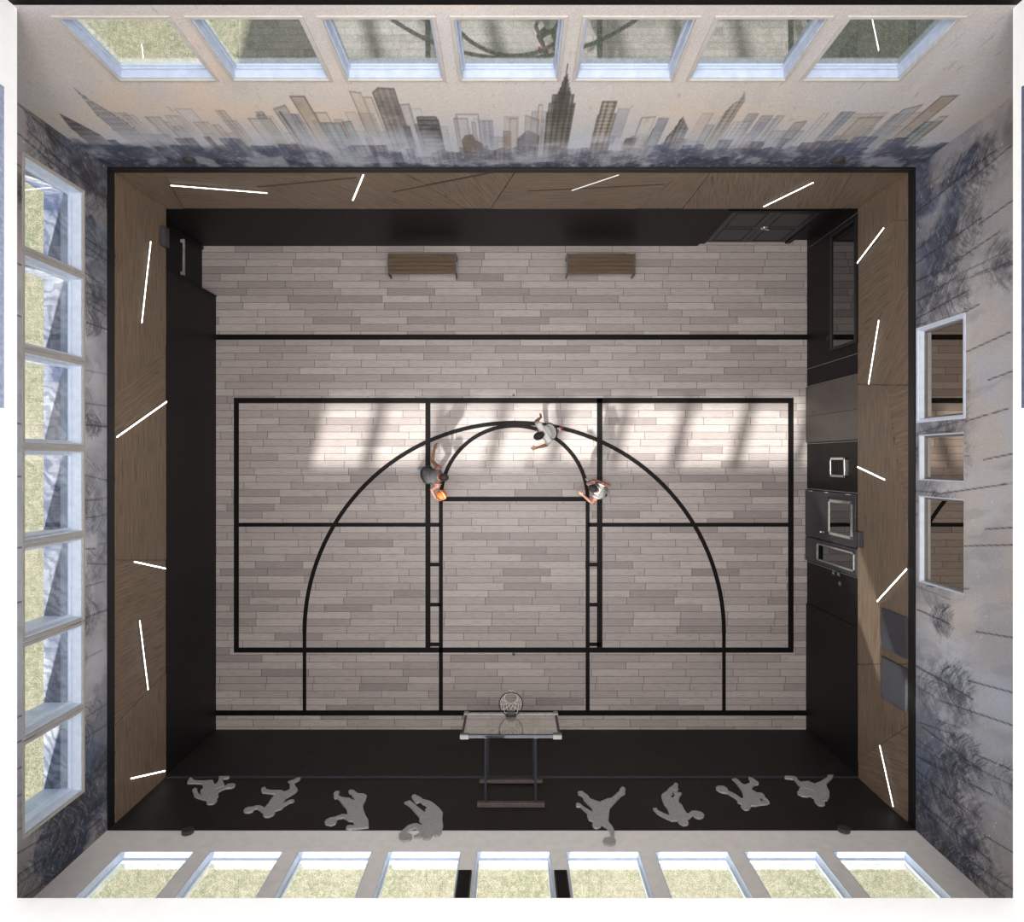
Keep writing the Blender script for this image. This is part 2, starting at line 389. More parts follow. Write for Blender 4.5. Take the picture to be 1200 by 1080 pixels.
def paint_side(U, Z, seed, ends=(-5.6, 4.2), trees=(), darkn=(50, 58, 80), darks=(50, 58, 80), pa=.8):
    rg = np.random.default_rng(seed)
    C = np.empty(U.shape + (3,)); C[:] = (196, 195, 199)
    wu = U + .5 * (fbm(U * .7, Z * .7, seed + 8) - .5); S_ = wu * .95 - Z * .2
    c1 = fbm(U * .55, Z * .7, seed + 1); c2 = fbm(S_ * 1.2, Z * .55, seed + 2); fine = fbm(U * 10, Z * 10, seed + 4); br = fbm(S_ * 5, Z * .8, seed + 6)
    blend(C, sstep(.45, .68, c2) * .6, (160, 158, 162)); blend(C, sstep(.5, .72, c1) * .5, (178, 190, 212))
    blend(C, sstep(.55, .75, fbm(S_ * .9, Z * .8, seed + 3)) * .4, (202, 184, 168)); blend(C, sstep(.55, .7, br) * .3, (146, 144, 148))
    e = np.maximum(sstep(ends[1] - 2.6, ends[1] + .6, U), sstep(ends[0] + 2.6, ends[0] - .6, U))
    blend(C, e * (.40 + .5 * c2), (124, 118, 118)); blend(C, sstep(.48, .62, fbm(S_ * .9, Z * .6, seed + 20)) * e * .55, (96, 90, 88))
    # masses of dark foliage rising from the lower corners, ragged at the edge
    ht = 4.50 + 1.45 * e + 1.7 * (c1 - .5) + .9 * (c2 - .5) + .35 * (fine - .5)
    mass = sstep(.18, -.10, Z - ht) * np.clip(e * 1.3 + .12, 0, 1)
    north = (U > 0)
    blend(C, north * mass * (.62 + .5 * (fine - .3)), darkn); blend(C, ~north * mass * (.62 + .5 * (fine - .3)), darks)
    pat = fbm(S_ * 1.5, Z * 1.2, seed + 12)
    blend(C, mass * sstep(.5, .62, pat) * .6, (104, 116, 138)); blend(C, mass * sstep(.45, .33, pat) * .55, (66, 60, 58))
    blend(C, sstep(.50, .66, fbm(S_ * 1.3, Z * .8, seed + 14)) * e * .75, (172, 166, 166))
    blend(C, mass * sstep(.52, .66, fbm(U * 16, Z * 16, seed + 15)) * .35, (150, 156, 170))
    blend(C, sstep(5.0, 4.3, Z + (c2 - .5) * 1.4) * .32, (108, 112, 128))
    u0 = U[0]; z0 = Z[:, 0]
    def seg(a, b, w, col, al):
        lo = np.minimum(a, b) - 3 * w; hi = np.maximum(a, b) + 3 * w
        i0, i1 = np.searchsorted(u0, (lo[0], hi[0])); j0, j1 = np.searchsorted(z0, (lo[1], hi[1]))
        if i1 <= i0 or j1 <= j0: return
        uu = U[j0:j1, i0:i1]; zz = Z[j0:j1, i0:i1]; d = b - a; L2 = max(d @ d, 1e-9)
        t = np.clip(((uu - a[0]) * d[0] + (zz - a[1]) * d[1]) / L2, 0, 1)
        dist = np.hypot(uu - a[0] - t * d[0], zz - a[1] - t * d[1])
        m = al * np.exp(-(dist / w) ** 2)
        sub = C[j0:j1, i0:i1]; sub += (np.array(col, float) - sub) * np.clip(m, 0, 1)[..., None]
    def plume(u, z, h, w, al, lean, light):      # feather-like tree: a stem with long curving fine strokes
        base = np.array((u, z)); top = np.array((u + lean * h, z + h)); col = np.array((48, 48, 54.)); lc = np.array((184, 188, 198.))
        cc = ((U - u - lean * (Z - z)) / (w * .55)) ** 2 + ((Z - z - h * .62) / (h * .5)) ** 2
        blend(C, np.exp(-cc * 1.6) * al * .55 * np.clip(3.2 * (fine - .32), 0, 1.3), col * 1.2)
        seg(base - np.array((lean * .5, .5)) * h, top, .011, col * .8, al)
        n = int(26 * h) + 14
        for k in range(n):
            f = .12 + .88 * k / n
            p = base + (top - base) * f; prof = math.sin(PI * min(1, .12 + f * .9)) ** .7
            for sd in (-1, 1):
                l = w * .5 * prof * rg.uniform(.65, 1.1); a0 = rg.uniform(.35, .7)
                q = p + np.array((sd * l * .55, l * a0 * .5)); r = q + np.array((sd * l * .45, l * a0 * 1.1))
                c = lc if rg.random() < light else col * rg.uniform(.8, 1.5); aa = al * pa * rg.uniform(.3, .85)
                seg(p, q, .007, c, aa); seg(q, r, .006, c, aa * .9)
                if rg.random() < .6:
                    t = q + (r - q) * rg.uniform(.2, .9); seg(t, t + np.array((sd * rg.uniform(.02, .10), rg.uniform(-.05, .12))), .006, c, aa)
    for (u, z, h, w, dark, lean) in trees: plume(u, z, h, w, .85 if dark else .5, lean, .12 if dark else 0)
    for k in range(44):
        edge_ = rg.random() < .68
        u = (rg.uniform(ends[0] - .8, ends[0] + 2.0) if rg.random() < .5 else rg.uniform(ends[1] - 2.0, ends[1] + .9)) if edge_ else rg.uniform(ends[0] + 1.5, ends[1] - 1.5)
        plume(u, rg.uniform(4.1, 6.2) if edge_ else rg.uniform(4.2, 4.9), rg.uniform(.4, 1.1), rg.uniform(.4, .85), rg.uniform(.35, .75) if edge_ else rg.uniform(.25, .5), rg.uniform(-.05, .2), .3 if edge_ else 0)
    u = ends[0] - .9
    while u < ends[1] + 1.1:       # long slanting board joints
        z = rg.uniform(4.4, 6.3); L = rg.uniform(.6, 2.4); seg(np.array((u, z)), np.array((u + .14 * L, z + L)), .009, (46, 46, 52), .8)
        u += rg.uniform(.3, .85)
    for k in range(120):
        a = np.array((rg.uniform(ends[0] - .9, ends[1] + 1), rg.uniform(4.4, 8))); seg(a, a + rg.uniform(-.02, .02, 2), .008, (230, 230, 236), .8)
    return C

def mural(name, side, u0, u1, z0, z1, holes, step, painter, parent):
    us = np.linspace(u0, u1, int((u1 - u0) / step)); zs = np.linspace(z0, z1, int((z1 - z0) / step))
    hu = [v for h in holes for v in h[:2]]; hz = [v for h in holes for v in h[2:]]
    def snap(a, vals):
        for v in vals: a[np.argmin(abs(a - v))] = v
        return a
    us = snap(us, hu); zs = snap(zs, hz)
    U, Z = np.meshgrid(us, zs); C = painter(U, Z); C = np.clip(C, 0, 255) / 255
    Cl = np.where(C <= .04045, C / 12.92, ((C + .055) / 1.055) ** 2.4)
    nz, nu = U.shape; d = -.012
    co = np.empty((nz, nu, 3))
    if side == 'N': co[..., 0] = U; co[..., 1] = YN + d
    elif side == 'W': co[..., 0] = -XW - d; co[..., 1] = U
    else: co[..., 0] = XE + d; co[..., 1] = U
    co[..., 2] = Z
    i, j = np.meshgrid(np.arange(nu - 1), np.arange(nz - 1)); a = j * nu + i
    q = np.stack([a, a + 1, a + nu + 1, a + nu], -1).reshape(-1, 4)
    if side in 'W': q = q[:, ::-1] if False else q
    cu = ((us[:-1] + us[1:]) / 2)[i].ravel(); cz = ((zs[:-1] + zs[1:]) / 2)[j].ravel()
    keep = np.ones(len(q), bool)
    for h in holes: keep &= ~((cu > h[0]) & (cu < h[1]) & (cz > h[2]) & (cz < h[3]))
    q = q[keep]
    me = bpy.data.meshes.new(name); me.vertices.add(nz * nu); me.vertices.foreach_set('co', co.ravel())
    me.loops.add(q.size); me.polygons.add(len(q)); me.loops.foreach_set('vertex_index', q.ravel().astype(np.int32))
    me.polygons.foreach_set('loop_start', np.arange(0, q.size, 4, dtype=np.int32)); me.polygons.foreach_set('loop_total', np.full(len(q), 4, np.int32))
    ca = me.color_attributes.new('pigment', 'FLOAT_COLOR', 'POINT')
    rgba = np.ones((nz * nu, 4)); rgba[:, :3] = Cl.reshape(-1, 3); ca.data.foreach_set('color', rgba.ravel().astype(np.float32))
    me.update(calc_edges=True)
    return link(name, me, M['mural'], parent)

# ------------------------------------------------------------------ openings
WN = [((i - 3) * 1.535 - .035 - .64, (i - 3) * 1.535 - .035 + .64, 7.16, 8.43) for i in range(7)]
WS = [((i - 4) * 1.472 + .02 - .615, (i - 4) * 1.472 + .02 + .615, 5.05, 6.42) for i in range(9)]
WW = [((3 - i) * 1.424 - .50 - .655, (3 - i) * 1.424 - .50 + .655, 5.10, 6.45) for i in range(7)]
def eo(y0, y1): return ((540 - y1) * (H - 5.69) / F, (540 - y0) * (H - 5.69) / F, 4.50, 5.69)
WE = [eo(370, 487), eo(506, 565), eo(585, 697)]

def wallbody(mb, side, u0, u1, z0, z1, holes, dep):
    holes = sorted(holes)
    if not holes: return mb.wbox(side, u0, u1, 0, dep, z0, z1)
    za, zb = holes[0][2], holes[0][3]
    mb.wbox(side, u0, u1, 0, dep, z0, za); mb.wbox(side, u0, u1, 0, dep, zb, z1)
    cur = u0
    for h in holes: mb.wbox(side, cur, h[0], 0, dep, za, zb); cur = h[1]
    mb.wbox(side, cur, u1, 0, dep, za, zb); return mb

# ---- walls
mb = MB(); wallbody(mb, 'N', -XW - THW, XE + THE, Z_RAIL, Z_CEIL + .06, WN, THN)
mb.wbox('N', -XW - THW, XE + THE, 0, THN, Z_BLACK, Z_RAIL); mb.wbox('N', -XW - THW, 4.45, 0, THN, 0, Z_BLACK)
mb.wbox('N', 4.45, XE + THE, 0.145, THN, 0, Z_BLACK)
wall_n = struct(mb.build('wall_north', M['plaster']), 'tall wall with a painted city skyline above wood and black cladding', 'wall')
mb = MB(); wallbody(mb, 'S', -XW - THW, XE + THE, 0, Z_CEIL + .2, WS, THN)
wall_s = struct(mb.build('wall_south', M['plaster']), 'pale plaster wall with nine windows above a black band of athlete silhouettes', 'wall')
mb = MB(); wallbody(mb, 'W', -YS, YN, Z_BLACK, Z_CEIL + .2, WW, THW)
mb.wbox('W', -YS, 3.95, 0, THW, 0, Z_BLACK); mb.wbox('W', 3.95, YN, .37, THW, 0, Z_BLACK)
wall_w = struct(mb.build('wall_west', M['boards']), 'wall painted with misty trees and seven deep windows', 'wall')
mb = MB(); wallbody(mb, 'E', -YS - THN, YN + THN, 0, Z_CEIL + .2, WE, THE)
wall_e = struct(mb.build('wall_east', M['plaster']), 'wall painted with misty trees and three inner windows', 'wall')

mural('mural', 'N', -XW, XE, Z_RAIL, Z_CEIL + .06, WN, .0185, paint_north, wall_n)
tw = [(4.6, 4.7, 1.3, .9, True, .1), (3.7, 5.0, 1.5, .8, True, .05), (-5.9, 4.7, 1.2, .8, True, 0), (2.3, 4.5, .5, .5, True, 0), (.6, 4.5, .5, .4, True, 0), (-2.6, 4.5, .9, .7, True, 0)]
mural('mural', 'W', -YS, YN, Z_RAIL, Z_CEIL, WW, .02, lambda U, Z: paint_side(U, Z, 5, (-5.9, 4.6), tw, (52, 51, 56), (40, 49, 72)), wall_w)
te = [(2.5, 4.6, 1.2, 1.0, True, .12), (3.5, 4.8, 1.3, .9, True, .12), (4.4, 5.0, 1.4, .9, True, .1), (.45, 4.6, .9, .35, False, .05), (-.7, 4.6, .8, .4, False, .0),
      (-2.6, 4.75, .6, .6, True, -.05), (-3.6, 4.9, 1.0, .9, True, -.05), (-4.6, 5.1, 1.0, .8, True, -.05), (-5.4, 4.5, 1.2, .9, True, -.05), (-5.9, 5.0, 1.3, .8, True, 0)]
mural('mural', 'E', -YS, YN, Z_RAIL, Z_CEIL, WE, .02, lambda U, Z: paint_side(U, Z, 9, (-5.9, 4.3), te, (40, 50, 74), (46, 52, 68)), wall_e)

# ---- black cladding below, in boards with thin joints
def cladding(side, u0, u1, parent, m, z1=Z_BLACK, d=.02, w=1.3, skip=()):
    mb = MB().wbox(side, u0, u1, -d * .5, 0, 0, z1); u = u0
    while u < u1 - .01:
        v = min(u + w, u1); mb.wbox(side, u + .002, v - .002, -d, 0.0, .0, z1); u = v
    return mb.build('black_cladding', m, parent)
cladding('N', -XW - .36, 4.45, wall_n, M['black'], d=.004)
cladding('S', -XW, XE, wall_s, M['blacksouth'], d=.03)
mb = MB(); mb.wbox('S', -XW, XE, -.012, 0, Z_BLACK, Z_RAIL); mb.build('black_band', M['blacksouth'], wall_s)
mb = MB(); mb.wbox('S', -XW, XE, -.04, 0, Z_BLACK - .03, Z_BLACK + .012); mb.build('ledge', M['steel'], wall_s)
cladding('W', -YS, 3.95, wall_w, M['black'], d=.004)
mb = MB(); mb.wbox('W', 3.95, YN, .366, .37, 0, Z_BLACK); mb.wbox('W', 3.935, 3.95, -.03, .37, 0, Z_BLACK); mb.build('alcove_lining', M['black'], wall_w)
mb = MB()
e_cuts = [YN + .141, 5.08, 2.2, 1.78, .41, -.66, -2.4, -3.52, -YS]
for a, b in zip(e_cuts, e_cuts[1:]): mb.wbox('E', b + .003, a - .003, -.004, 0, 0, Z_BLACK)
mb.build('black_cladding', M['black'], wall_e)
mb = MB(); mb.wbox('E', 1.06, 1.76, -.035, 0, 0, Z_BLACK); mb.wbox('E', .44, 1.055, -.035, 0, 0, Z_BLACK); mb.build('taupe_panel', M['taupe'], wall_e, bevel=.004)
mb = MB(); mb.wbox('E', -YS, -3.40, -.03, 0, 0, Z_BLACK); mb.build('raised_panel', M['black'], wall_e, bevel=.004)
mb = MB(); mb.wbox('N', 4.45, XE, .141, .146, 0, Z_BLACK); mb.build('door_recess_lining', M['black'], wall_n)

# ---- wood cladding panels with their own grain direction
def woodpanels(side, panels, parent):
    for k, (poly, g, dep) in enumerate(panels):
        pts = [onwall(side, *p) for p in poly]
        cu = sum(p[0] for p in pts) / len(pts); cz = sum(p[1] for p in pts) / len(pts)
        pts = [(u + .007 * (1 if cu > u else -1), z + .004 * (1 if cz > z else -1)) for u, z in pts]
        fr = [P(side, u, -dep, z) for u, z in pts]; bk = [P(side, u, 0, z) for u, z in pts]
        o = MB().prism(fr, bk).build('wood_panel', M['wood'], parent)
        a = onwall(side, *g[0]); b = onwall(side, *g[1]); t = Vector((b[0] - a[0], b[1] - a[1])).normalized(); n = Vector((-t.y, t.x))
        ax = 0 if side in 'NS' else 1
        off = Vector((k * 3.1, k * 1.7))
        uvgrain(o, lambda co, p, t=t, n=n, ax=ax, off=off: (t.dot(Vector((co[ax], co[2]))) + off.x, n.dot(Vector((co[ax], co[2]))) + off.y))
vert = lambda x: ((x, 300), (x, 500)); dg = ((133, 500), (193, 450))
woodpanels('W', [
    ([(133, 198), (193, 243), (193, 405), (133, 464)], vert(160), .03), ([(133, 464), (193, 405), (193, 470), (133, 512)], ((133, 512), (193, 462)), .022),
    ([(133, 512), (193, 470), (193, 656), (133, 656)], vert(160), .03), ([(133, 656), (193, 656), (193, 788), (133, 849)], ((133, 720), (193, 690)), .022),
    ([(133, 849), (193, 788), (193, 912), (180, 924), (190, 790)], ((133, 849), (193, 912)), .03) if False else ([(133, 849), (193, 788), (193, 913), (133, 965)], ((150, 860), (155, 960)), .03)], wall_w)
woodpanels('E', [
    ([(1067, 198), (1007, 243), (1007, 308), (1047, 258), (1067, 258)], vert(1040), .03), ([(1007, 308), (1047, 258), (1047, 350), (1007, 402)], ((1007, 350), (1047, 318)), .022),
    ([(1047, 258), (1067, 258), (1067, 332), (1047, 350)], vert(1057), .028), ([(1067, 332), (1067, 451), (1040, 451), (1007, 450), (1007, 402), (1047, 350)], ((1010, 445), (1055, 360)), .03),
    ([(1007, 450), (1040, 451), (1067, 625), (1067, 778), (1007, 778)], vert(1040), .034), ([(1040, 451), (1067, 451), (1067, 625)], ((1040, 480), (1067, 468)), .022),
    ([(1007, 778), (1067, 778), (1067, 850), (1007, 890)], vert(1040), .03), ([(1067, 850), (1067, 965), (1007, 913), (1007, 890)], ((1010, 900), (1060, 925)), .024)], wall_e)
bs = ((300, 200), (340, 243)); fs = ((840, 243), (880, 198))
woodpanels('N', [
    ([(133, 198), (193, 243), (215, 243), (190, 198)], ((133, 198), (193, 243)), .03), ([(190, 198), (215, 243), (350, 243), (300, 214), (400, 198)], ((200, 210), (390, 222)), .022),
    ([(400, 198), (300, 214), (350, 243), (545, 243), (470, 198)], ((400, 205), (480, 238)), .03), ([(470, 198), (545, 243), (575, 243), (605, 198)], ((480, 198), (525, 243)), .022),
    ([(605, 198), (575, 243), (745, 243), (800, 198)], ((600, 222), (780, 216)), .03), ([(800, 198), (745, 243), (800, 243), (835, 198)], ((760, 243), (815, 198)), .022),
    ([(835, 198), (800, 243), (975, 243), (1000, 198)], ((900, 243), (912, 198)), .03), ([(1000, 198), (975, 243), (1007, 243), (1067, 198)], ((1000, 243), (1050, 198)), .022)], wall_n)
for a, b in (((460, 223), (583, 199)), ((618, 222), (778, 214)), ((302, 217), (418, 206))):
    p, q = onwall('N', *a), onwall('N', *b); t = Vector((q[0] - p[0], q[1] - p[1])).normalized(); n = Vector((-t.y, t.x)) * .02
    c4 = [(p[0] + n.x, p[1] + n.y), (q[0] + n.x, q[1] + n.y), (q[0] - n.x, q[1] - n.y), (p[0] - n.x, p[1] - n.y)]
    MB().prism([P('N', u, -.034, z) for u, z in c4], [P('N', u, -.01, z) for u, z in c4]).build('dark_slot', M['slot'], wall_n)
for side, w, a, b in (('N', wall_n, -XW, XE), ('W', wall_w, -YS, YN), ('E', wall_e, -YS, YN)):
    MB().wbox(side, a, b, -.036, 0, Z_WOOD, Z_RAIL).build('black_rail', M['rail'], w)
    MB().wbox(side, a, b, -.006, 0, Z_BLACK, Z_WOOD).build('backing_board', M['slot'], w)

# ---- floor and markings
mb = MB(); mb.box((-XW - .37, -YS, -.12), (XE, YN + .145, 0))
floor = struct(mb.build('floor', M['floor']), 'washed oak plank floor with black court lines', 'floor')
fx = lambda x: (x - 600) * H / F
fy = lambda y: (540 - y) * H / F
def rects(name, rs):
    mb = MB()
    for i, (x0, y0, x1, y1) in enumerate(rs): mb.box((fx(x0), fy(y0), -.004), (fx(x1), fy(y1), .0025 + .0002 * (i % 5)))
    return mb
def arc(mb, cx, cy, R, a0, a1, w, ztop, n=64):
    k = len(mb.v)
    for i in range(n + 1):
        t = a0 + (a1 - a0) * i / n
        for r in (R - w / 2, R + w / 2):
            for z in (-.004, ztop): mb.v.append((fx(cx) + r * math.cos(t), fy(cy) + r * math.sin(t), z))
    for i in range(n):
        a = k + 4 * i; b = a + 4
        mb.f += [(a + 1, a + 3, b + 3, b + 1), (a, b, b + 2, a + 2), (a, a + 1, b + 1, b), (a + 2, b + 2, b + 3, a + 3)]
    mb.f += [(k, k + 2, k + 3, k + 1), (k + 4 * n, k + 4 * n + 1, k + 4 * n + 3, k + 4 * n + 2)]
rects('a', [(253, 391.7, 946.3, 398), (253, 832, 948, 838.3)]).build('boundary_line', M['line'], floor)
rects('a', [(274, 466, 929.5, 472), (274, 758.5, 930, 764.5), (274, 466, 280, 764.5), (923.5, 466, 930, 764.5), (498.5, 466, 504.5, 762), (699.5, 466, 706, 762),
            (277, 612.3, 516, 617), (689, 612.3, 927, 617)]).build('badminton_line', M['line'], floor)
mb = rects('a', [(514.3, 582, 691, 587.3), (514.3, 582, 519, 834), (686.3, 582, 691, 834), (354.7, 740, 359, 834), (846.2, 740, 850.5, 834)] +
           [(501, y, 517, y + 4.5) for y in (659, 706, 752.5)] + [(688.5, y, 704, y + 4.5) for y in (659, 706, 752.5)])
arc(mb, 602.6, 741, 245.8 * H / F, 0, PI, 4.8 * H / F, .0036); arc(mb, 602.6, 584.7, 86 * H / F, 0, PI, 4.6 * H / F, .0041)
mb.build('basketball_line', M['line'], floor)
for (x, y), lab in (((602, 463), 'small dark floor socket just above the upper badminton line'), ((602, 766.5), 'small dark floor socket just below the lower badminton line')):
    c = Vector((fx(x), fy(y), 0)); mb = MB().tube([c, c + Vector((0, 0, .006))], .032, 20); o = mb.build('floor_socket', M['socket'])
    meta(o, lab, 'socket', 'floor sockets for net posts')

# ---- ceiling, and tall shaft walls added above it to block the sun
SX0, SX1, SY0, SY1 = -580 * (H - Z_CEIL) / F, 587 * (H - Z_CEIL) / F, -512 * (H - Z_CEIL) / F, YN - .0125
mb = MB()
X0, X1, Y0, Y1 = -XW - THW, XE + 1.25, -YS - THN, YN + THN
for a, b in (((X0, Y0), (SX0 - .22, Y1)), ((SX1 + .22, Y0), (X1, Y1)), ((SX0 - .22, Y0), (SX1 + .22, SY0 - .22))):
    mb.box((a[0], a[1], Z_CEIL), (b[0], b[1], Z_CEIL + .25))
mb.box((SX0 - .3, SY0 - .3, Z_TOP), (SX1 + .3, SY1 + .3, Z_TOP + .2))  # unseen lid added to close the shaft
struct(mb.build('ceiling', M['white']), 'white ceiling with a large rectangular opening over the court and an added lid closing the shaft', 'ceiling')
mb = MB(); e = .22; zb = Z_CEIL
mb.box((SX0 - e, SY0 - e, zb), (SX0, SY1 + e, Z_TOP)); mb.box((SX1, SY0 - e, zb), (SX1 + e, SY1 + e, Z_TOP)); mb.box((SX0, SY0 - e, zb), (SX1, SY0, Z_TOP))
struct(mb.build('trim_1', M['white']), 'bright white edge of the ceiling opening on three sides, raised into an added sun-blocking shaft', 'trim')
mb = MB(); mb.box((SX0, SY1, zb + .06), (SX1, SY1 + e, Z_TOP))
struct(mb.build('trim_2', M['line']), 'black edge of the ceiling opening above the skyline wall, raised as the fourth side of the added shaft', 'trim')
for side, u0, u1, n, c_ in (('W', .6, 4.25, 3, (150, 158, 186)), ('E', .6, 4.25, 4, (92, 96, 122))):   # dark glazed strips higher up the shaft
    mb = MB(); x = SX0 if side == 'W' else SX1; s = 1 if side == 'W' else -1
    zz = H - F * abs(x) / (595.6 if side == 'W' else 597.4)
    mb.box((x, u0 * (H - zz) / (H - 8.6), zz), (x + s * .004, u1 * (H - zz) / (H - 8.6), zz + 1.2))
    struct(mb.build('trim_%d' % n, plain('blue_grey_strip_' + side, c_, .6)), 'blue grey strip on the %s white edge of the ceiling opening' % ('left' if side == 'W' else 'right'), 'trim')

# ---- ground outside and the dark gallery behind the inner windows
mb = MB(); mb.box((-40, -40, -.4), (40, 40, -.15))
struct(mb.build('ground', M['grass']), 'sunlit dry lawn outside the windows', 'lawn')
mb = MB(); xa, xb = XE + THE, XE + 1.05
mb.box((xa, -YS - THN, 3.9), (xb + .2, YN + THN, 4.3)); mb.box((xb, -YS - THN, 0), (xb + .2, YN + THN, Z_CEIL + .2)); mb.box((xa, -YS - THN, 0), (xb, -YS, Z_CEIL + .2)); mb.box((xa, YN, 0), (xb, YN + THN, Z_CEIL + .2))
struct(mb.build('wall_gallery', plain('gallery_brown', (92, 80, 70), .7)), 'dim brown gallery behind the three inner windows', 'wall')

# ---- windows
wn = 0
def window(side, h, dep, fm, gm, casing, th=.055, label='', back=None):
    global wn; wn += 1
    u0, u1, z0, z1 = h; e = empty('window_%d' % wn, P(side, (u0 + u1) / 2, 0, z0)); off = e.location
    def ring(a0, a1, b0, b1, t, d0, d1):
        mb = MB(); mb.wbox(side, a0, a1, d0, d1, b0, b0 + t); mb.wbox(side, a0, a1, d0, d1, b1 - t, b1)
        mb.wbox(side, a0, a0 + t, d0, d1, b0 + t, b1 - t); mb.wbox(side, a1 - t, a1, d0, d1, b0 + t, b1 - t); return mb
    adopt(ring(u0, u1, z0, z1, .022, 0.0, dep).build('sill_lining', fm if side == 'N' else M['frame']), e, off)
    adopt(ring(u0 + .022, u1 - .022, z0 + .022, z1 - .022, th, dep - .045, dep).build('frame', fm, bevel=.004), e, off)
    adopt(MB().wbox(side, u0 + .05, u1 - .05, dep - .028, dep - .020, z0 + .05, z1 - .05).build('pane', gm), e, off)
    if side == 'W':
        adopt(MB().wbox(side, u0, u0 + .022, dep, THW - .002, z0, z1).build('jamb_lining', M['frame']), e, off)
    if casing is not None:
        adopt(ring(u0 - .045, u1 + .045, z0 - .045, z1 + .045, .045, -.028, -.0).build('casing', casing, bevel=.003), e, off)
    struct(e, label, 'window'); return e
ordn = ['first', 'second', 'third', 'fourth', 'fifth', 'sixth', 'seventh', 'eighth', 'ninth']
for i, h in enumerate(WN): window('N', h, .15, M['northframe'], M['northglass'], M['beige'], .03, '%s window from the left above the painted skyline' % ordn[i])
for i, h in enumerate(WS): window('S', h, .17, M['frame'], M['glass'], None, .03, '%s window from the left in the plain pale wall' % ordn[i])
for i, h in enumerate(WW): window('W', h, .19, M['frame'], M['glass'], M['beige'], .045, '%s deep window from the top on the left wall' % ordn[i])
for i, h in enumerate(WE): window('E', h, .12, M['greyframe'], M['mirrorglass'], M['frame'] if i == 0 else None, .035, '%s inner window from the top on the right wall, reflecting planks' % ordn[i])

# black framed inner window low on the right wall
wn += 1; e = empty('window_%d' % wn, P('E', 3.8, 0, 1.2)); off = e.location; u0, u1, z0, z1 = 2.42, 5.02, 1.24, 2.40
mb = MB(); t = .07
mb.wbox('E', u0, u1, -.05, 0, z0, z0 + t); mb.wbox('E', u0, u1, -.05, 0, z1 - t, z1); mb.wbox('E', u0, u0 + t, -.05, 0, z0 + t, z1 - t); mb.wbox('E', u1 - t, u1, -.05, 0, z0 + t, z1 - t)
adopt(mb.build('frame', M['rail'], bevel=.006), e, off)
adopt(MB().wbox('E', u0 + t, u1 - t, -.02, -.006, z0 + t, z1 - t).build('pane', M['darkglass']), e, off)
adopt(MB().wbox('E', u0 + .25, u0 + .36, -.07, -.05, z0 - .10, z0 + .06).build('catch', M['rail']), e, off)
struct(e, 'long dark window with a black frame low on the right wall', 'window')

# ---- doors
# double door, top right
e = empty('door_1', (5.58, YN + .14, 0)); off = e.location
for a, b in ((4.62, 5.575), (5.585, 6.54)):
    leaf = MB().wbox('N', a, b, .085, .141, .01, 2.06).build('leaf', M['doorblack'], bevel=.004); adopt(leaf, e, off)
    fr = MB(); m_ = .14
    for zz0, zz1 in ((.12, .95), (1.07, 1.92)):
        fr.wbox('N', a + m_, b - m_, .079, .086, zz0, zz0 + .02); fr.wbox('N', a + m_, b - m_, .079, .086, zz1 - .02, zz1)
        fr.wbox('N', a + m_, a + m_ + .02, .079, .086, zz0, zz1); fr.wbox('N', b - m_ - .02, b - m_, .079, .086, zz0, zz1)
    adopt(fr.build('panel_moulding', M['black']), e, off)
mb = MB(); mb.wbox('N', 4.5, 4.62, .05, .141, 0, 2.16); mb.wbox('N', 6.54, 6.66, .05, .141, 0, 2.16); mb.wbox('N', 4.62, 6.54, .05, .141, 2.06, 2.16)
adopt(mb.build('door_frame', M['black'], bevel=.004), e, off)
mb = MB(); mb.wbox('N', 5.60, 5.72, .075, .086, .92, 1.12); mb.tube([P('N', 5.65, .08, 1.06), P('N', 5.65, .03, 1.06), P('N', 5.76, .03, 1.06)], .014)
adopt(mb.build('handle', M['chrome']), e, off)
struct(e, 'charcoal double door with a small chrome handle in the top right corner', 'door')
# emergency door in the left alcove
e = empty('door_2', (-XW - .36, 4.52, 0)); off = e.location
adopt(MB().wbox('W', 4.04, 5.06, .325, .366, .01, 2.1).build('leaf', M['black'], bevel=.004), e, off)
mb = MB(); mb.wbox('W', 3.965, 4.04, .29, .366, 0, 2.17); mb.wbox('W', 5.06, 5.13, .29, .366, 0, 2.17); mb.wbox('W', 4.04, 5.06, .29, .366, 2.1, 2.17)
adopt(mb.build('door_frame', M['black']), e, off)
mb = MB(); mb.wbox('W', 4.16, 4.97, .24, .28, 1.03, 1.08); mb.wbox('W', 4.17, 4.24, .28, .326, 1.02, 1.09); mb.wbox('W', 4.89, 4.96, .28, .326, 1.02, 1.09)
adopt(mb.build('push_bar', M['greymetal'], bevel=.004), e, off)
struct(e, 'black exit door with a push bar in the alcove at the top left', 'door')
# glazed door with sidelight on the right wall
e = empty('door_3', (XE - .03, -1.3, 0)); off = e.location
mb = MB(); mb.wbox('E', -1.78, -.69, -.05, 0, .0, 2.4)
adopt(mb.build('leaf', M['doorblack'], bevel=.005), e, off)
def eu(y, z): return (540 - y) * (H - z) / F
mb = MB(); a, b, c, d = -1.62, -.84, 1.22, 2.28; t = .06
for q in ((a, b, c, c + t), (a, b, d - t, d), (a, a + t, c, d), (b - t, b, c, d)): mb.wbox('E', q[0], q[1], -.07, -.05, q[2], q[3])
adopt(mb.build('glazing_frame', M['greymetal'], bevel=.004), e, off)
adopt(MB().wbox('E', a + t, b - t, -.06, -.052, c + t, d - t).build('pane', M['darkglass']), e, off)
mb = MB().ell(P('E', -1.60, -.11, .97), ((.035, 0, 0), (0, .035, 0), (0, 0, .035))); mb.tube([P('E', -1.60, -.05, .97), P('E', -1.60, -.10, .97)], .015); mb.tube([P('E', -1.60, -.05, .97), P('E', -1.60, -.056, .97)], .035)
adopt(mb.build('knob', M['chrome'], smooth=True), e, off)
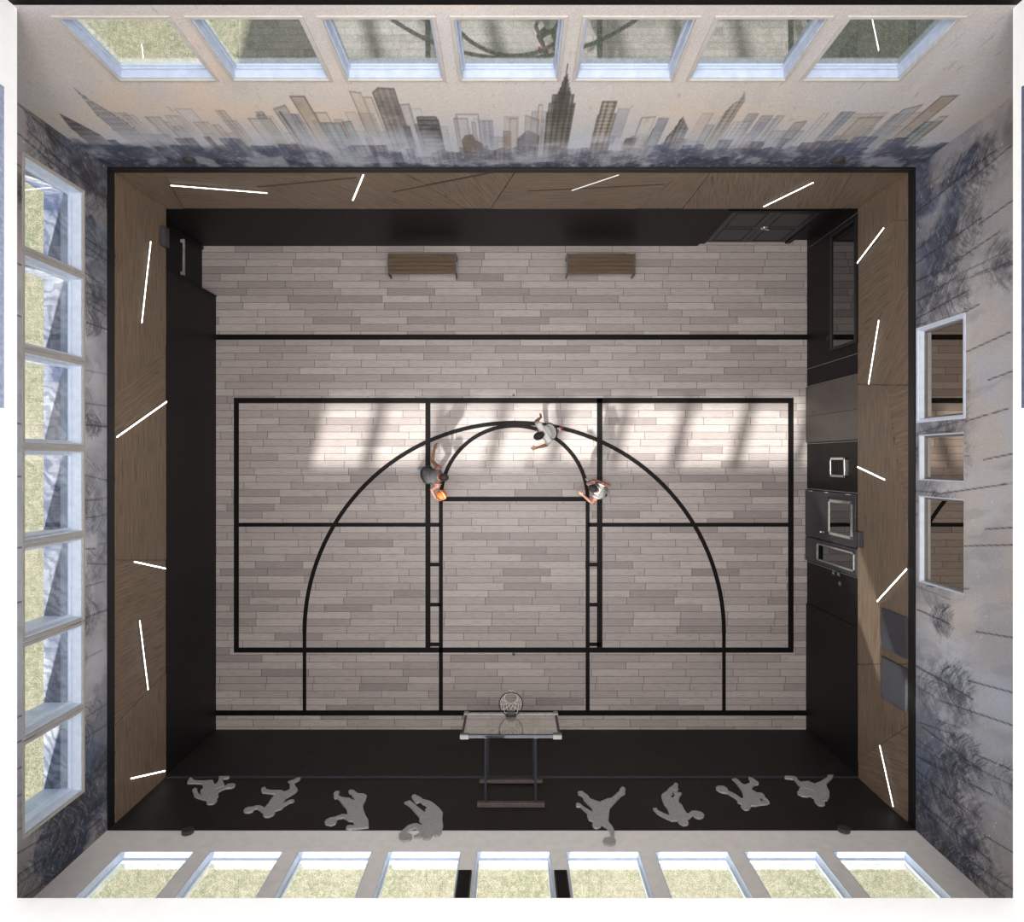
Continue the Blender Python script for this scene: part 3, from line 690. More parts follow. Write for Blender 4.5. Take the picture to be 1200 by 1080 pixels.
for z in (.3, 1.07, 2.08): adopt(MB().tube([P('E', -.70, -.062, z - .06), P('E', -.70, -.062, z + .06)], .014).build('hinge', M['chrome']), e, off)
mb = MB(); a, b, c, d = -2.36, -1.80, .0, 2.44
for q in ((a, b, c, .62), (a, b, d - .09, d), (a, a + .08, .62, d - .09), (b - .08, b, .62, d - .09)): mb.wbox('E', q[0], q[1], -.05, 0, q[2], q[3])
adopt(mb.build('sidelight_frame', M['doorblack'], bevel=.004), e, off)
mb = MB(); a, b, c, d = a + .08, b - .08, .62, d - .09; t = .035
for q in ((a, b, c, c + t), (a, b, d - t, d), (a, a + t, c, d), (b - t, b, c, d)): mb.wbox('E', q[0], q[1], -.062, -.03, q[2], q[3])
adopt(mb.build('sidelight_bead', M['greymetal']), e, off)
adopt(MB().wbox('E', a + t, b - t, -.04, -.03, c + t, d - t).build('sidelight_pane', M['darkglass']), e, off)
struct(e, 'charcoal door with a glazed upper half and a glass sidelight on the right wall', 'door')

# ------------------------------------------------------------------ fittings on the walls
def led(side, a, b, label, m='led', w=.012):
    p, q = onwall(side, *a), onwall(side, *b); t = Vector((q[0] - p[0], q[1] - p[1])).normalized(); n = Vector((-t.y, t.x))
    c = ((p[0] + q[0]) / 2, (p[1] + q[1]) / 2)
    def quad(hw): return [(p[0] + n.x * hw, p[1] + n.y * hw), (q[0] + n.x * hw, q[1] + n.y * hw), (q[0] - n.x * hw, q[1] - n.y * hw), (p[0] - n.x * hw, p[1] - n.y * hw)]
    case = MB().prism([P(side, u, -.050, z) for u, z in quad(w + .004)], [P(side, u, -.0359, z) for u, z in quad(w + .006)]).build('profile', M['ledcase'])
    dif = MB().prism([P(side, u, -.056, z) for u, z in quad(w)], [P(side, u, -.050, z) for u, z in quad(w)]).build('diffuser', M[m])
    e = root_at('led_light_strip', P(side, c[0], -.0359, c[1]), [case, dif]); meta(e, label, 'light', 'light strips on the wood cladding')
led('N', (200, 214), (313, 223), 'long nearly level light strip on the top wood wall near its left corner')
led('N', (425.8, 201.5), (413.5, 231.5), 'short steep light strip on the top wood wall below the dark tall tower')
led('N', (670, 220), (725, 201.5), 'faint dotted light strip near the middle of the top wood wall', 'leddim', .008)
led('N', (953, 210.5), (895, 239), 'slanting light strip on the top wood wall above the double door')
led('W', (173.5, 283), (163, 378), 'highest light strip on the left wood wall, near the alcove door')
led('W', (133.5, 512), (192.5, 470.5), 'second light strip from the top on the left wood wall, spanning its width')
led('W', (154, 658), (191, 666), 'third light strip from the top on the left wood wall, short')
led('W', (160.5, 727), (170.5, 808), 'fourth light strip from the top on the left wood wall, long and nearly upright', 'led', .011)
led('W', (150, 912), (190.5, 903), 'lowest light strip on the left wood wall, beside the bottom corner')
led('E', (1039, 267), (1007.5, 308), 'topmost light strip on the right wood wall, beside the dark window')
led('E', (1033, 375), (1021, 450), 'second light strip from the top on the right wood wall, steep')
led('E', (1008, 547), (1040, 562), 'third light strip from the top on the right wood wall, above the glazed door')
led('E', (1066, 666.5), (1031, 704.5), 'fourth light strip from the top on the right wood wall, above the grey panels')
led('E', (1034, 873), (1050, 945), 'lowest light strip on the right wood wall, below the grey panels', 'led', .010)

def wallthing(name, side, px0, px1, dep, m, label, cat, group=None, bev=.008, d0=.03):
    a, b = onwall(side, *px0), onwall(side, *px1)
    o = MB().wbox(side, a[0], b[0], -d0 - dep, -d0 * .6, a[1], b[1]).build(name, m, None, False, bev)
    return meta(o, label, cat, group)
# exit boxes, grey panels
def exitbox(side, u0, u1, z0, z1, label):
    c = P(side, (u0 + u1) / 2, -.037, z0)
    a = MB().wbox(side, u0, u1, -.13, -.037, z0, z1).build('housing', M['box'], None, False, .01)
    b = MB().wbox(side, u0 + .03, u1 - .03, -.136, -.13, z0 + .03, z1 - .03).build('face', M['screen'])
    meta(root_at('wall_box', c, [a, b]), label, 'box', 'dark boxes above the doors')
exitbox('W', 4.32, 4.72, 2.47, 2.68, 'small dark grey box on the left wood wall above the alcove exit door')
exitbox('E', -1.73, -1.42, 2.47, 2.68, 'small dark grey box on the right wood wall above the glazed door')
for (y0, y1), lab in (((723, 772), 'upper of two grey panels on the lower right wood wall'), ((783, 835), 'lower of two grey panels on the lower right wood wall')):
    z0, z1 = 3.42, 4.22; u = [(540 - y) * (H - z1) / F for y in (y0, y1)]
    fr = MB().wbox('E', u[0], u[1], -.075, -.0359, z0, z1).build('housing', M['box'], None, False, .005)
    sc = MB().wbox('E', u[0] - .015, u[1] + .015, -.079, -.075, z0 + .015, z1 - .015).build('front', M['screen'])
    meta(root_at('grey_panel', P('E', (u[0] + u[1]) / 2, -.037, z0), [fr, sc]), lab, 'panel', 'grey panels on the wood wall')
# small framed square
u0, u1, z0, z1 = eu(559, 1.55), eu(536, 1.55), 1.24, 1.92
mb = MB(); t = .05
for q in ((u0, u1, z0, z0 + t), (u0, u1, z1 - t, z1), (u0, u0 + t, z0, z1), (u1 - t, u1, z0, z1)): mb.wbox('E', q[0], q[1], -.045, -.004, q[2], q[3])
a = mb.build('frame', M['chrome'], None, False, .004)
mb = MB().wbox('E', u0 + t, u1 - t, -.015, -.004, z0 + t, z1 - t)
for i in range(6): mb.wbox('E', u0 + t, u1 - t, -.03, -.015, z0 + t + .03 + i * .1, z0 + t + .06 + i * .1)
b = mb.build('louvre', M['rail'])
meta(root_at('vent_grille', P('E', (u0 + u1) / 2, -.004, z0), [a, b]), 'small square black grille in a shiny frame beside the glazed door', 'vent')
for (x, y), lab in (((977.5, 671), 'left of the two side by side switches below the glazed door'), ((983.5, 672.5), 'right of the two side by side switches below the glazed door'), ((984.8, 683.5), 'lone lower switch below the pair near the glazed door')):
    u, z = onwall('E', x, y)
    a = MB().wbox('E', u - .05, u + .05, -.018, -.004, z - .06, z + .06).build('plate', M['screen'], None, False, .004)
    b = MB().wbox('E', u - .025, u + .025, -.024, -.018, z - .03, z + .03).build('rocker', M['greymetal'])
    meta(root_at('light_switch', P('E', u, -.004, z - .06), [a, b]), lab, 'switch', 'switches on the black wall')
# round fittings
def roundfit(side, x, y, label):
    u, z = onwall(side, x, y); mb = MB()
    a = MB().tube([P(side, u, -.012, z), P(side, u, -.07, z)], .10, 28).build('housing', M['box'], None, False)
    b = MB().tube([P(side, u, -.07, z), P(side, u, -.078, z)], .082, 28).build('grille', M['darkmetal'])
    meta(root_at('round_speaker', P(side, u, -.012, z), [a, b]), label, 'speaker', 'round dark wall speakers')
roundfit('N', 222, 185.5, 'round dark fitting at the foot of the skyline, top left corner')
roundfit('N', 983, 185.5, 'round dark fitting at the foot of the skyline, top right corner')
roundfit('S', 220, 976.5, 'round dark fitting on the pale wall, bottom left corner')
roundfit('S', 989, 974.5, 'round dark fitting on the pale wall, bottom right corner')
# black boxes on the mullions
for (x0, x1), lab in (((537, 553), 'left of the two black boxes on the mullions of the pale wall'), ((649, 664.5), 'right of the two black boxes on the mullions of the pale wall')):
    z0 = onwall('S', 600, 1023)[1]; s = (H - z0) / F
    u0, u1 = (x0 - 600) * s, (x1 - 600) * s
    a = MB().wbox('S', u0, u1, -.06, 0, z0, z0 + 1.0).build('housing', M['box'], None, False, .008)
    b = MB().wbox('S', u0 + .02, u1 - .02, -.066, -.06, z0 + .02, z0 + .98).build('grille', M['black'])
    meta(root_at('black_speaker_box', P('S', (u0 + u1) / 2, 0, z0), [a, b]), lab, 'speaker', 'black boxes on the mullions')

# ---- athlete silhouettes
SIL = [
 ((210, 900), 15, [(150,295),(140,275),(190,195),(220,200),(235,230),(300,248),(440,250),(560,240),(590,240),(600,270),(620,315),(660,300),(690,250),(693,200),(700,175),(880,170),(880,190),(850,208),(780,212),(762,235),(775,290),(797,315),(797,335),(615,405),(625,420),(800,355),(822,333),(860,305),(960,298),(990,320),(970,350),(920,375),(830,380),(770,400),(680,450),(690,500),(688,530),(660,545),(670,580),(650,620),(600,655),(520,662),(482,650),(480,620),(510,590),(430,580),(320,550),(265,520),(248,450),(228,415),(270,380),(315,390),(318,430),(345,490),(405,505),(370,460),(375,420),(430,370),(410,310),(380,298),(200,290)],
  'grey silhouette of a lunging racket player, leftmost on the black wall'),
 ((280, 900), 15, [(390,410),(400,385),(450,360),(470,375),(475,400),(560,418),(740,420),(805,445),(900,400),(890,360),(900,290),(860,265),(940,240),(1040,195),(1085,200),(1060,235),(980,275),(980,330),(1035,410),(1000,450),(820,560),(770,655),(890,590),(960,585),(972,605),(940,630),(900,630),(790,700),(750,745),(680,765),(625,785),(635,820),(600,855),(520,888),(450,882),(420,850),(480,800),(410,805),(370,770),(320,740),(270,745),(240,790),(170,812),(100,805),(80,780),(110,740),(170,715),(250,712),(300,690),(370,692),(430,715),(445,735),(520,650),(560,580),(640,485),(560,475),(410,455)],
  'grey silhouette of a striding player with one leg kicked back, second from left'),
 ((375, 920), 15, [(240,240),(250,200),(240,175),(270,140),(330,132),(345,160),(328,185),(330,220),(400,245),(510,255),(595,298),(610,260),(570,220),(555,185),(510,165),(500,135),(540,110),(590,118),(660,175),(770,182),(825,215),(805,290),(755,385),(765,470),(800,570),(850,650),(855,770),(700,790),(500,805),(455,785),(480,745),(520,738),(615,745),(700,748),(738,738),(748,690),(720,655),(728,650),(700,652),(690,700),(640,720),(590,700),(595,665),(510,655),(475,630),(415,600),(280,625),(300,660),(270,710),(190,738),(100,720),(82,680),(110,640),(180,605),(270,590),(400,540),(478,555),(480,500),(465,440),(400,370),(350,295),(300,255),(265,265)][:0] or
  [(240,240),(250,200),(240,175),(270,140),(330,132),(345,160),(328,185),(330,220),(400,245),(510,255),(595,298),(610,260),(570,220),(555,185),(510,165),(500,135),(540,110),(590,118),(660,175),(770,182),(825,215),(805,290),(755,385),(765,470),(800,570),(850,650),(855,770),(700,790),(500,805),(455,785),(480,745),(520,738),(615,745),(590,700),(595,665),(510,655),(475,630),(415,600),(280,625),(300,660),(270,710),(190,738),(100,720),(82,680),(110,640),(180,605),(270,590),(400,540),(478,555),(480,500),(465,440),(400,370),(350,295),(300,255),(265,265)],
  'grey silhouette of a player with an arm bent over the head, third from left'),
 ((455, 930), 15, [(280,185),(380,150),(480,235),(640,360),(655,350),(650,310),(680,280),(675,240),(600,205),(560,165),(490,195),(455,160),(410,85),(440,45),(475,50),(580,100),(605,130),(700,150),(770,180),(880,270),(960,365),(945,470),(965,600),(930,720),(880,770),(840,772),(785,740),(740,810),(690,835),(640,830),(605,800),(615,750),(560,790),(470,805),(450,795),(460,775),(560,715),(575,700),(480,635),(440,640),(310,700),(290,720),(360,730),(415,760),(418,800),(380,845),(290,865),(220,845),(185,800),(190,740),(270,660),(350,590),(440,560),(500,555),(585,590),(585,540),(545,510),(555,455),(520,410),(400,270),(340,220)],
  'large grey silhouette of a crouching player reaching onto the pale wall, left of the hoop'),
 ((665, 915), 12, [(120,345),(150,335),(185,350),(220,385),(345,460),(350,410),(290,350),(230,290),(215,240),(150,205),(145,175),(200,165),(290,230),(320,275),(450,322),(560,275),(620,265),(730,170),(740,130),(775,105),(815,130),(810,200),(750,235),(600,400),(585,480),(575,600),(625,660),(658,720),(655,830),(680,870),(670,910),(600,935),(520,915),(495,870),(520,830),(605,815),(610,790),(598,730),(560,690),(480,640),(465,670),(410,690),(365,675),(348,640),(370,610),(380,605),(300,570),(280,530),(275,475),(180,385),(125,380)],
  'grey silhouette of a leaping player holding a ball high, right of the hoop'),
 ((755, 910), 15, [(150,590),(220,585),(235,625),(350,680),(450,720),(410,590),(350,520),(320,450),(300,380),(315,340),(390,290),(455,215),(500,190),(540,140),(575,145),(600,180),(580,225),(600,245),(570,270),(525,270),(500,300),(495,340),(440,360),(470,380),(495,415),(540,360),(510,305),(560,295),(660,320),(640,360),(615,380),(610,450),(595,470),(670,540),(690,590),(740,670),(775,685),(830,640),(900,632),(1010,660),(1055,705),(1030,745),(970,765),(900,745),(850,710),(790,765),(710,785),(770,815),(780,850),(750,880),(680,885),(620,850),(580,800),(480,805),(330,735),(230,680),(180,630)],
  'grey silhouette of a jumping player with bent knees, third from right'),
 ((830, 900), 15, [(415,220),(480,205),(530,240),(600,310),(650,320),(720,295),(735,260),(705,200),(720,185),(780,205),(830,245),(885,280),(880,310),(815,320),(755,380),(765,410),(860,465),(930,465),(980,500),(1000,550),(1050,590),(1080,640),(1040,660),(975,610),(930,540),(905,605),(970,616),(1034,662),(900,675),(840,690),(745,685),(745,720),(700,760),(640,762),(590,725),(570,695),(600,665),(520,630),(500,570),(340,470),(220,450),(140,400),(135,365),(180,342),(270,345),(330,380),(350,430),(480,490),(590,570),(620,545),(590,420),(530,340),(460,250)],
  'grey silhouette of a racket player with hand on hip, second from right'),
 ((910, 900), 15, [(140,185),(170,165),(290,172),(340,185),(380,240),(430,275),(550,255),(670,305),(770,265),(900,185),(890,155),(1000,150),(985,190),(910,265),(870,295),(890,370),(930,450),(930,530),(890,595),(800,605),(850,640),(850,670),(800,688),(740,680),(680,630),(660,585),(690,580),(610,525),(590,515),(530,528),(440,515),(370,480),(365,445),(400,425),(390,390),(430,378),(655,437),(672,424),(430,358),(370,310),(340,260),(300,220),(150,205)],
  'grey silhouette of a player in a deep lunge, rightmost on the black wall'),
]
for (ox, oy), k, pts, lab in SIL:
    q = [onwall('S', ox + x / k, oy + y / k) for x, y in pts]
    mb = MB().prism([P('S', u, -.045, z) for u, z in q], [P('S', u, -.012, z) for u, z in q])
    meta(mb.build('wall_silhouette', M['decal']), lab, 'wall decoration', 'athlete silhouettes on the far black wall')

# ------------------------------------------------------------------ basketball backboard
YB = -4.99; XB = -.02
parts = []
def addp(mb, name, m, **k): o = mb.build(name, m, **k); parts.append(o); return o
addp(MB().box((XB - .86, YB - .012, 2.95), (XB + .86, YB + .004, 3.93)), 'glass_board', M['boardglass'])
addp(MB().box((XB - .92, YB - .035, 2.86), (XB + .92, YB + .03, 2.95)), 'bottom_rail', M['greymetal'], bevel=.012)
addp(MB().box((XB - .84, YB - .035, 3.93), (XB + .84, YB + .02, 3.98)), 'top_rail', M['steel'], bevel=.008)
for s in (-1, 1):
    addp(MB().box((XB + s * .86, YB - .035, 2.95), (XB + s * .905, YB + .02, 3.93)), 'side_rail', M['darkmetal'], bevel=.006)
    addp(MB().box((XB + s * .76, YB - .05, 3.90), (XB + s * .925, YB + .04, 4.01)), 'corner_pad', M['lightpad'], bevel=.015)
    addp(MB().box((XB + s * .84, YB - .05, 2.85), (XB + s * .925, YB + .05, 3.0)), 'corner_pad', M['greymetal'], bevel=.015)
# steel structure behind the glass
mb = MB()
for s in (-1, 1):
    mb.box((XB + s * .46 - .03, YB - .09, 2.75), (XB + s * .46 + .03, YB - .036, 3.86))
    mb.tube([(XB + s * .16, YB - .06, 3.0), (XB + s * .17, YB - .06, 3.25), (XB + s * .35, YB - .06, 3.86)], .022)
    mb.tube([(XB + s * .46, YB - .06, 3.25), (XB + s * .16, YB - .06, 3.2)], .02)
addp(mb, 'back_frame', M['greymetal'])
for z, x, r in ((3.60, .468, .026), (2.69, .455, .022)):
    for s in (-1, 1): addp(MB().tube([(XB - .005 + s * x, YB - .05, z), (XB - .005 + s * x, -YS + .07, z)], r, 12), 'support_arm', M['steel'], smooth=False)
    addp(MB().box((XB - .63, -YS + .012 + (.02 if z < 3 else 0), z - .05), (XB + .63, -YS + .09, z + .05)), 'wall_beam', M['brownsteel'], bevel=.006)
# ring, bracket, net
rc = Vector((XB, -4.735, 3.05))
mb = MB().box((XB - .065, YB + .03, 2.98), (XB + .065, YB + .10, 3.06)); mb.box((XB - .10, YB + .004, 2.93), (XB + .10, YB + .03, 3.12))
addp(mb, 'bracket', M['rim'], bevel=.006)
ring = addp(MB().tube([rc + Vector((.228 * math.cos(2 * PI * i / 48), .228 * math.sin(2 * PI * i / 48), 0)) for i in range(48)], .011, 8, True), 'rim', M['rim'], smooth=True)
mb = MB(); NN = 12; lv = [(.222, 3.04), (.20, 2.95), (.165, 2.86), (.135, 2.77), (.125, 2.69), (.13, 2.62)]
def npnt(i, l): a = 2 * PI * (i + .5 * (l % 2)) / NN; return (rc.x + lv[l][0] * math.cos(a), rc.y + lv[l][0] * math.sin(a), lv[l][1])
for l in range(5):
    for i in range(NN):
        mb.tube([npnt(i, l), npnt(i, l + 1)], .005, 5); mb.tube([npnt(i + (1 if l % 2 else 0), l), npnt(i + (0 if l % 2 else -1) + (0 if l % 2 == 0 else 1), l + 1)] if l % 2 == 0 else [npnt(i, l), npnt(i + 1, l + 1)], .005, 5)
addp(mb, 'net', M['net'])
meta(root_at('basketball_backboard', (XB, -YS, 2.6), parts), 'glass basketball backboard with ring and net on steel arms from the black wall', 'basketball hoop')

# ------------------------------------------------------------------ benches
def bench(cx, cy, lab):
    e = empty('bench', (cx, cy, 0)); w, d, h = .775, .235, .45
    for i in range(5):
        y0 = -d + i * (2 * d / 5)
        o = MB().box((-w, y0 + .004, h - .035), (w, y0 + 2 * d / 5 - .004, h)).build('seat_board', M['bench'], e, False, .004)
        uvgrain(o, lambda co, p, i=i: (co[0] + i * 2.3, co[1] + co[2]))
    for s in (-1, 1):
        mb = MB(); x0, x1 = s * w, s * (w + .022)
        mb.box((x0, -d - .01, h - .05), (x1, d + .01, h + .015)); mb.box((x0, -d - .01, 0), (x1, -d + .06, h)); mb.box((x0, d - .06, 0), (x1, d + .01, h)); 
        mb.build('end_frame', M['benchmetal'], e, False, .003)
    mb = MB().box((-w, -.02, h - .07), (w, .02, h - .036)); mb.build('under_rail', M['benchmetal'], e)
    meta(e, lab, 'bench', 'wooden benches against the black wall')
b1 = at(494.5, 309, .45); b2 = at(704.5, 309, .45)
bench(b1.x, b1.y, 'left of the two wooden benches with grey steel ends along the black wall')
bench(b2.x, b2.y, 'right of the two wooden benches with grey steel ends along the black wall')

# ------------------------------------------------------------------ people
def remesh(mb, name, m, parent, vox=.006, smooth=4):
    me = mb.mesh(name + '_raw'); o = bpy.data.objects.new(name, me); COL.objects.link(o)
    r = o.modifiers.new('r', 'REMESH'); r.mode = 'VOXEL'; r.voxel_size = vox
    s = o.modifiers.new('s', 'SMOOTH'); s.iterations = smooth; s.factor = .5
    dg_ = bpy.context.evaluated_depsgraph_get(); dg_.update()
    new = bpy.data.meshes.new_from_object(o.evaluated_get(dg_)); new.name = name
    o.modifiers.clear(); o.data = new; bpy.data.meshes.remove(me)
    new.materials.clear(); new.materials.append(m)
    new.polygons.foreach_set('use_smooth', [True] * len(new.polygons))
    return o
def unit(v): return Vector(v).normalized()
def hand(mb, w, d, n, side, curl=.5, wrap=None):
    d = unit(d); n = Vector(n); n = (n - d * n.dot(d)).normalized(); s = d.cross(n).normalized() * side
    lens = (.070, .078, .072, .056); offs = (.030, .010, -.010, -.029)
    for i in range(4):
        k = w + d * .088 + s * offs[i]; mb.cap(w + s * offs[i] * .55, k, .017, .014, 8)
        p = k; a = 0
        for j, fr in enumerate((.42, .33, .25)):
            a += curl * (.55 if j == 0 else .8) * (1 + .12 * i)
            q = p + (d * math.cos(a) + n * math.sin(a) + s * (.10 - .07 * i) * .8).normalized() * lens[i] * fr * 1.08
            mb.cap(p, q, .0098 - .0008 * j, .009 - .0008 * j, 8); p = q
    r = w + d * .022 + s * .026; q = r + (d * .62 + s * .70 + n * .25).normalized() * .045; mb.cap(r, q, .014, .0115, 8)
    mb.cap(q, q + (d * .88 + s * .25 + n * .35).normalized() * .036, .0105, .009, 8)

def person(name, S):
    V = {k: Vector(v) for k, v in S['j'].items()}
    f = unit(S['front']); up = Vector((0, 0, 1)); lf = up.cross(f).normalized()
    base = Vector((V['pelvis'].x, V['pelvis'].y, 0)); e = empty(name, base)
    skin = plain(name + '_skin_' + S['id'], S['skin'], .5, 0, .05, 25)
    mb = MB()
    # trunk
    spine = V['chest'] - V['pelvis']; sd = spine.normalized(); shl = (V['shL'] - V['shR']).normalized(); fw = shl.cross(sd).normalized()
    hipv = unit(S.get('hipdir', tuple(lf)))
    mb.ell(V['pelvis'], (hipv * .158, fw * .115, sd * .13)); mb.ell(V['pelvis'] + spine * .45, (shl * .140, fw * .10, sd * .16))
    mb.ell(V['chest'], (shl * .165, fw * .118, sd * .20)); mb.cap(V['shL'] - shl * .02, V['shR'] + shl * .02, .062, .062)
    mb.cap(V['chest'] + sd * .12, V['neck'], .085, .06)
    # head
    hf = unit(S['face']); hu = unit(S.get('crown', (0, 0, 1))); hu = (hu - hf * hu.dot(hf)).normalized(); hs = hu.cross(hf).normalized(); c = V['head']
    mb.cap(V['neck'], c - hu * .06 - hf * .01, .058, .054)
    mb.ell(c + hu * .02 - hf * .008, (hs * .076, hf * .097, hu * .098)); mb.ell(c - hu * .048 + hf * .028, (hs * .056, hf * .064, hu * .072))
    mb.ell(c - hu * .105 + hf * .055, (hs * .03, hf * .028, hu * .02)); mb.cap(c + hf * .086 + hu * .008, c + hf * .108 - hu * .032, .008, .014, 8)
    for s in (-1, 1): mb.ell(c + hs * s * .078 - hu * .012 - hf * .008, (hs * .010, hf * .019, hu * .032), 10, 8)
    mb.ell(c + hf * .086 - hu * .068, (hs * .024, hf * .010, hu * .009), 10, 6); mb.ell(c + hf * .084 + hu * .026, (hs * .05, hf * .012, hu * .010), 10, 6)
    for s, t in ((1, 'L'), (-1, 'R')):
        sh, el, wr = V['sh' + t], V['el' + t], V['wr' + t]
        mb.ell(sh, ((.066, 0, 0), (0, .066, 0), (0, 0, .066)), 12, 8); mb.cap(sh, el, .052, .040); mid = el + (wr - el) * .3
        mb.cap(el, mid, .041, .043); mb.cap(mid, wr, .043, .027)
        hd = S['hand' + t]; hand(mb, wr, hd[0], hd[1], hd[2], hd[3])
        hip, kn, an = V['hip' + t], V['kn' + t], V['an' + t]
        mb.cap(hip, kn, .088, .058); m2 = kn + (an - kn) * .3; mb.cap(kn, m2, .056, .060); mb.cap(m2, an, .060, .038)
        ft = unit(S['foot' + t]); mb.cap(an + Vector((0, 0, -.045)), an + ft * .15 + Vector((0, 0, -.052)), .036, .028)
    body = remesh(mb, 'body', skin, e, .0065, 3); adopt(body, e, base)
    # hair cap
    hb = MB(); hc = c + hu * .026 - hf * .016; hb.ell(hc, (hs * .087, hf * (.104 * S.get('hairlen', 1)), hu * .104), 28, 18)
    for i, v in enumerate(hb.v):
        q = Vector(v) - c; a = q.dot(hf); b = q.dot(hu); lim = -.062 + max(0, a + .03) * 1.02
        if b < lim: q += hu * (lim - b); k = .86; q = hu * lim + (q - hu * q.dot(hu)) * k
        hb.v[i] = tuple(c + q)
    hair = remesh(hb, 'hair', plain('hair_' + S['id'], S['hair'], .75, 0, .3, 60, .3), e, .006, 2); adopt(hair, e, base)
    em = plain('eye_' + S['id'], (38, 30, 28), .2)
    for s in (-1, 1): adopt(MB().ell(c + hf * .088 + hs * s * .031 + hu * .008, (hs * .012, hf * .008, hu * .007), 10, 6).build('eye', em, None, True), e, base)
    # jersey
    g = .016; jb = MB()
    jb.ell(V['pelvis'] + spine * .12, (hipv * (.165 + g), fw * (.118 + g), sd * .13)); jb.ell(V['pelvis'] + spine * .45, (shl * (.15 + g), fw * (.105 + g), sd * .2))
    jb.ell(V['chest'], (shl * (.168 + g), fw * (.12 + g), sd * .195)); jb.cap(V['shL'] - shl * .045, V['shR'] + shl * .045, .072, .072)
    if S.get('sleeve'):
        for t in 'LR': jb.cap(V['sh' + t], V['sh' + t] + (V['el' + t] - V['sh' + t]) * S['sleeve'], .074, .062)
    jersey = remesh(jb, 'jersey', plain('jersey_' + S['id'], S['top'], .85, 0, .07, 30, .2), e, .009, 4); adopt(jersey, e, base)
    tm = plain('trim_' + S['id'], S['trim'], .8)
    for t, s in (('L', 1), ('R', -1)):
        if S.get('sleeve'): continue
        cc = V['sh' + t] - shl * s * .025; adopt(MB().tube([cc + (fw * math.cos(a) + sd * math.sin(a)) * .076 for a in [2 * PI * i / 20 for i in range(20)]], .009, 6, True).build('armhole_trim', tm, None, True), e, base)
    nk = V['neck'] - sd * .005; tb = MB().tube([nk + (fw * math.cos(a) + shl * math.sin(a)) * .073 for a in [2 * PI * i / 20 for i in range(20)]], .009, 6, True)
    adopt(tb.build('neck_trim', tm, None, True), e, base)
    # shorts
    sb = MB(); sb.ell(V['pelvis'] - sd * .03, (hipv * .182, fw * .136, sd * .13))
    for t in 'LR': sb.cap(V['hip' + t], V['hip' + t] + (V['kn' + t] - V['hip' + t]) * .78, .108, .092)
    adopt(remesh(sb, 'shorts', plain('shorts_' + S['id'], S['shorts'], .85, 0, .08, 30), e, .009, 4), e, base)
    for t in 'LR':
        an = V['an' + t]; ft = unit(S['foot' + t]); side = Vector((0, 0, 1)).cross(ft).normalized(); z0 = an.z - .095
        h = MB(); h.cap(an - ft * .045 + Vector((0, 0, -.045)), an + ft * .14 + Vector((0, 0, -.055)), .044, .038); h.ell(an + ft * .10 + Vector((0, 0, -.06)), (ft * .10, side * .046, Vector((0, 0, .034)))); h.cap(an, an + Vector((0, 0, -.04)), .045, .044)
        sh = remesh(h, 'shoe', plain('shoe_' + S['id'] + t, S['shoe' + t], .6, 0, .06), e, .007, 2); adopt(sh, e, base)
        so = MB(); pts = []
        for i in range(24):
            a = 2 * PI * i / 24; pts.append(an + ft * (.045 + .135 * math.cos(a)) + side * .05 * math.sin(a) * (1 + .1 * math.cos(a)))
        so.prism([Vector((p.x, p.y, z0)) for p in pts], [Vector((p.x, p.y, z0 + .022)) for p in pts])
        k = so.build('sole', plain('sole_' + S['id'] + t, S['sole'], .7)); k.parent = sh
    # wrist band or sock details
    for t in 'LR':
        an, kn = V['an' + t], V['kn' + t]; d = (kn - an).normalized()
        adopt(MB().tube([an + d * .02, an + d * .08, an + d * .14], [.046, .049, .054], 16).build('sock', plain('sock_' + S['id'] + t, S['sock'], .9), None, True), e, base)
    meta(e, S['label'], 'person'); return e

person('person', dict(id='a', front=(1, .05, 0), face=(.93, .0, -.36), crown=(.36, 0, .93),
    skin=(132, 92, 74), hair=(52, 44, 40), top=(74, 72, 73), trim=(196, 112, 100), shorts=(44, 43, 46), shoeL=(60, 142, 186), shoeR=(60, 142, 186), sole=(210, 214, 218), sock=(150, 108, 92), hipdir=(-.15, 1, 0),
    j=dict(pelvis=(-1.93, -.32, .90), chest=(-1.69, -.335, 1.19), neck=(-1.575, -.35, 1.385), head=(-1.475, -.357, 1.50), shL=(-1.625, -.145, 1.30), shR=(-1.635, -.53, 1.30),
           elL=(-1.79, .0, 1.10), wrL=(-1.742, .265, 1.05), elR=(-1.795, -.64, 1.08), wrR=(-1.715, -.845, .955),
           hipL=(-1.95, -.225, .86), hipR=(-1.93, -.42, .86), knL=(-1.93, -.17, .46), anL=(-2.17, -.19, .105), knR=(-1.66, -.43, .50), anR=(-1.86, -.43, .095)),
    handL=((.25, 1, -.1), (.6, -.2, -.6), -1, .35), handR=((.66, -.38, .12), (.3, .9, -.1), 1, .62), footL=(.95, .1, 0), footR=(1, -.05, 0),
    label='player in a dark grey jersey and blue shoes dribbling an orange ball'))
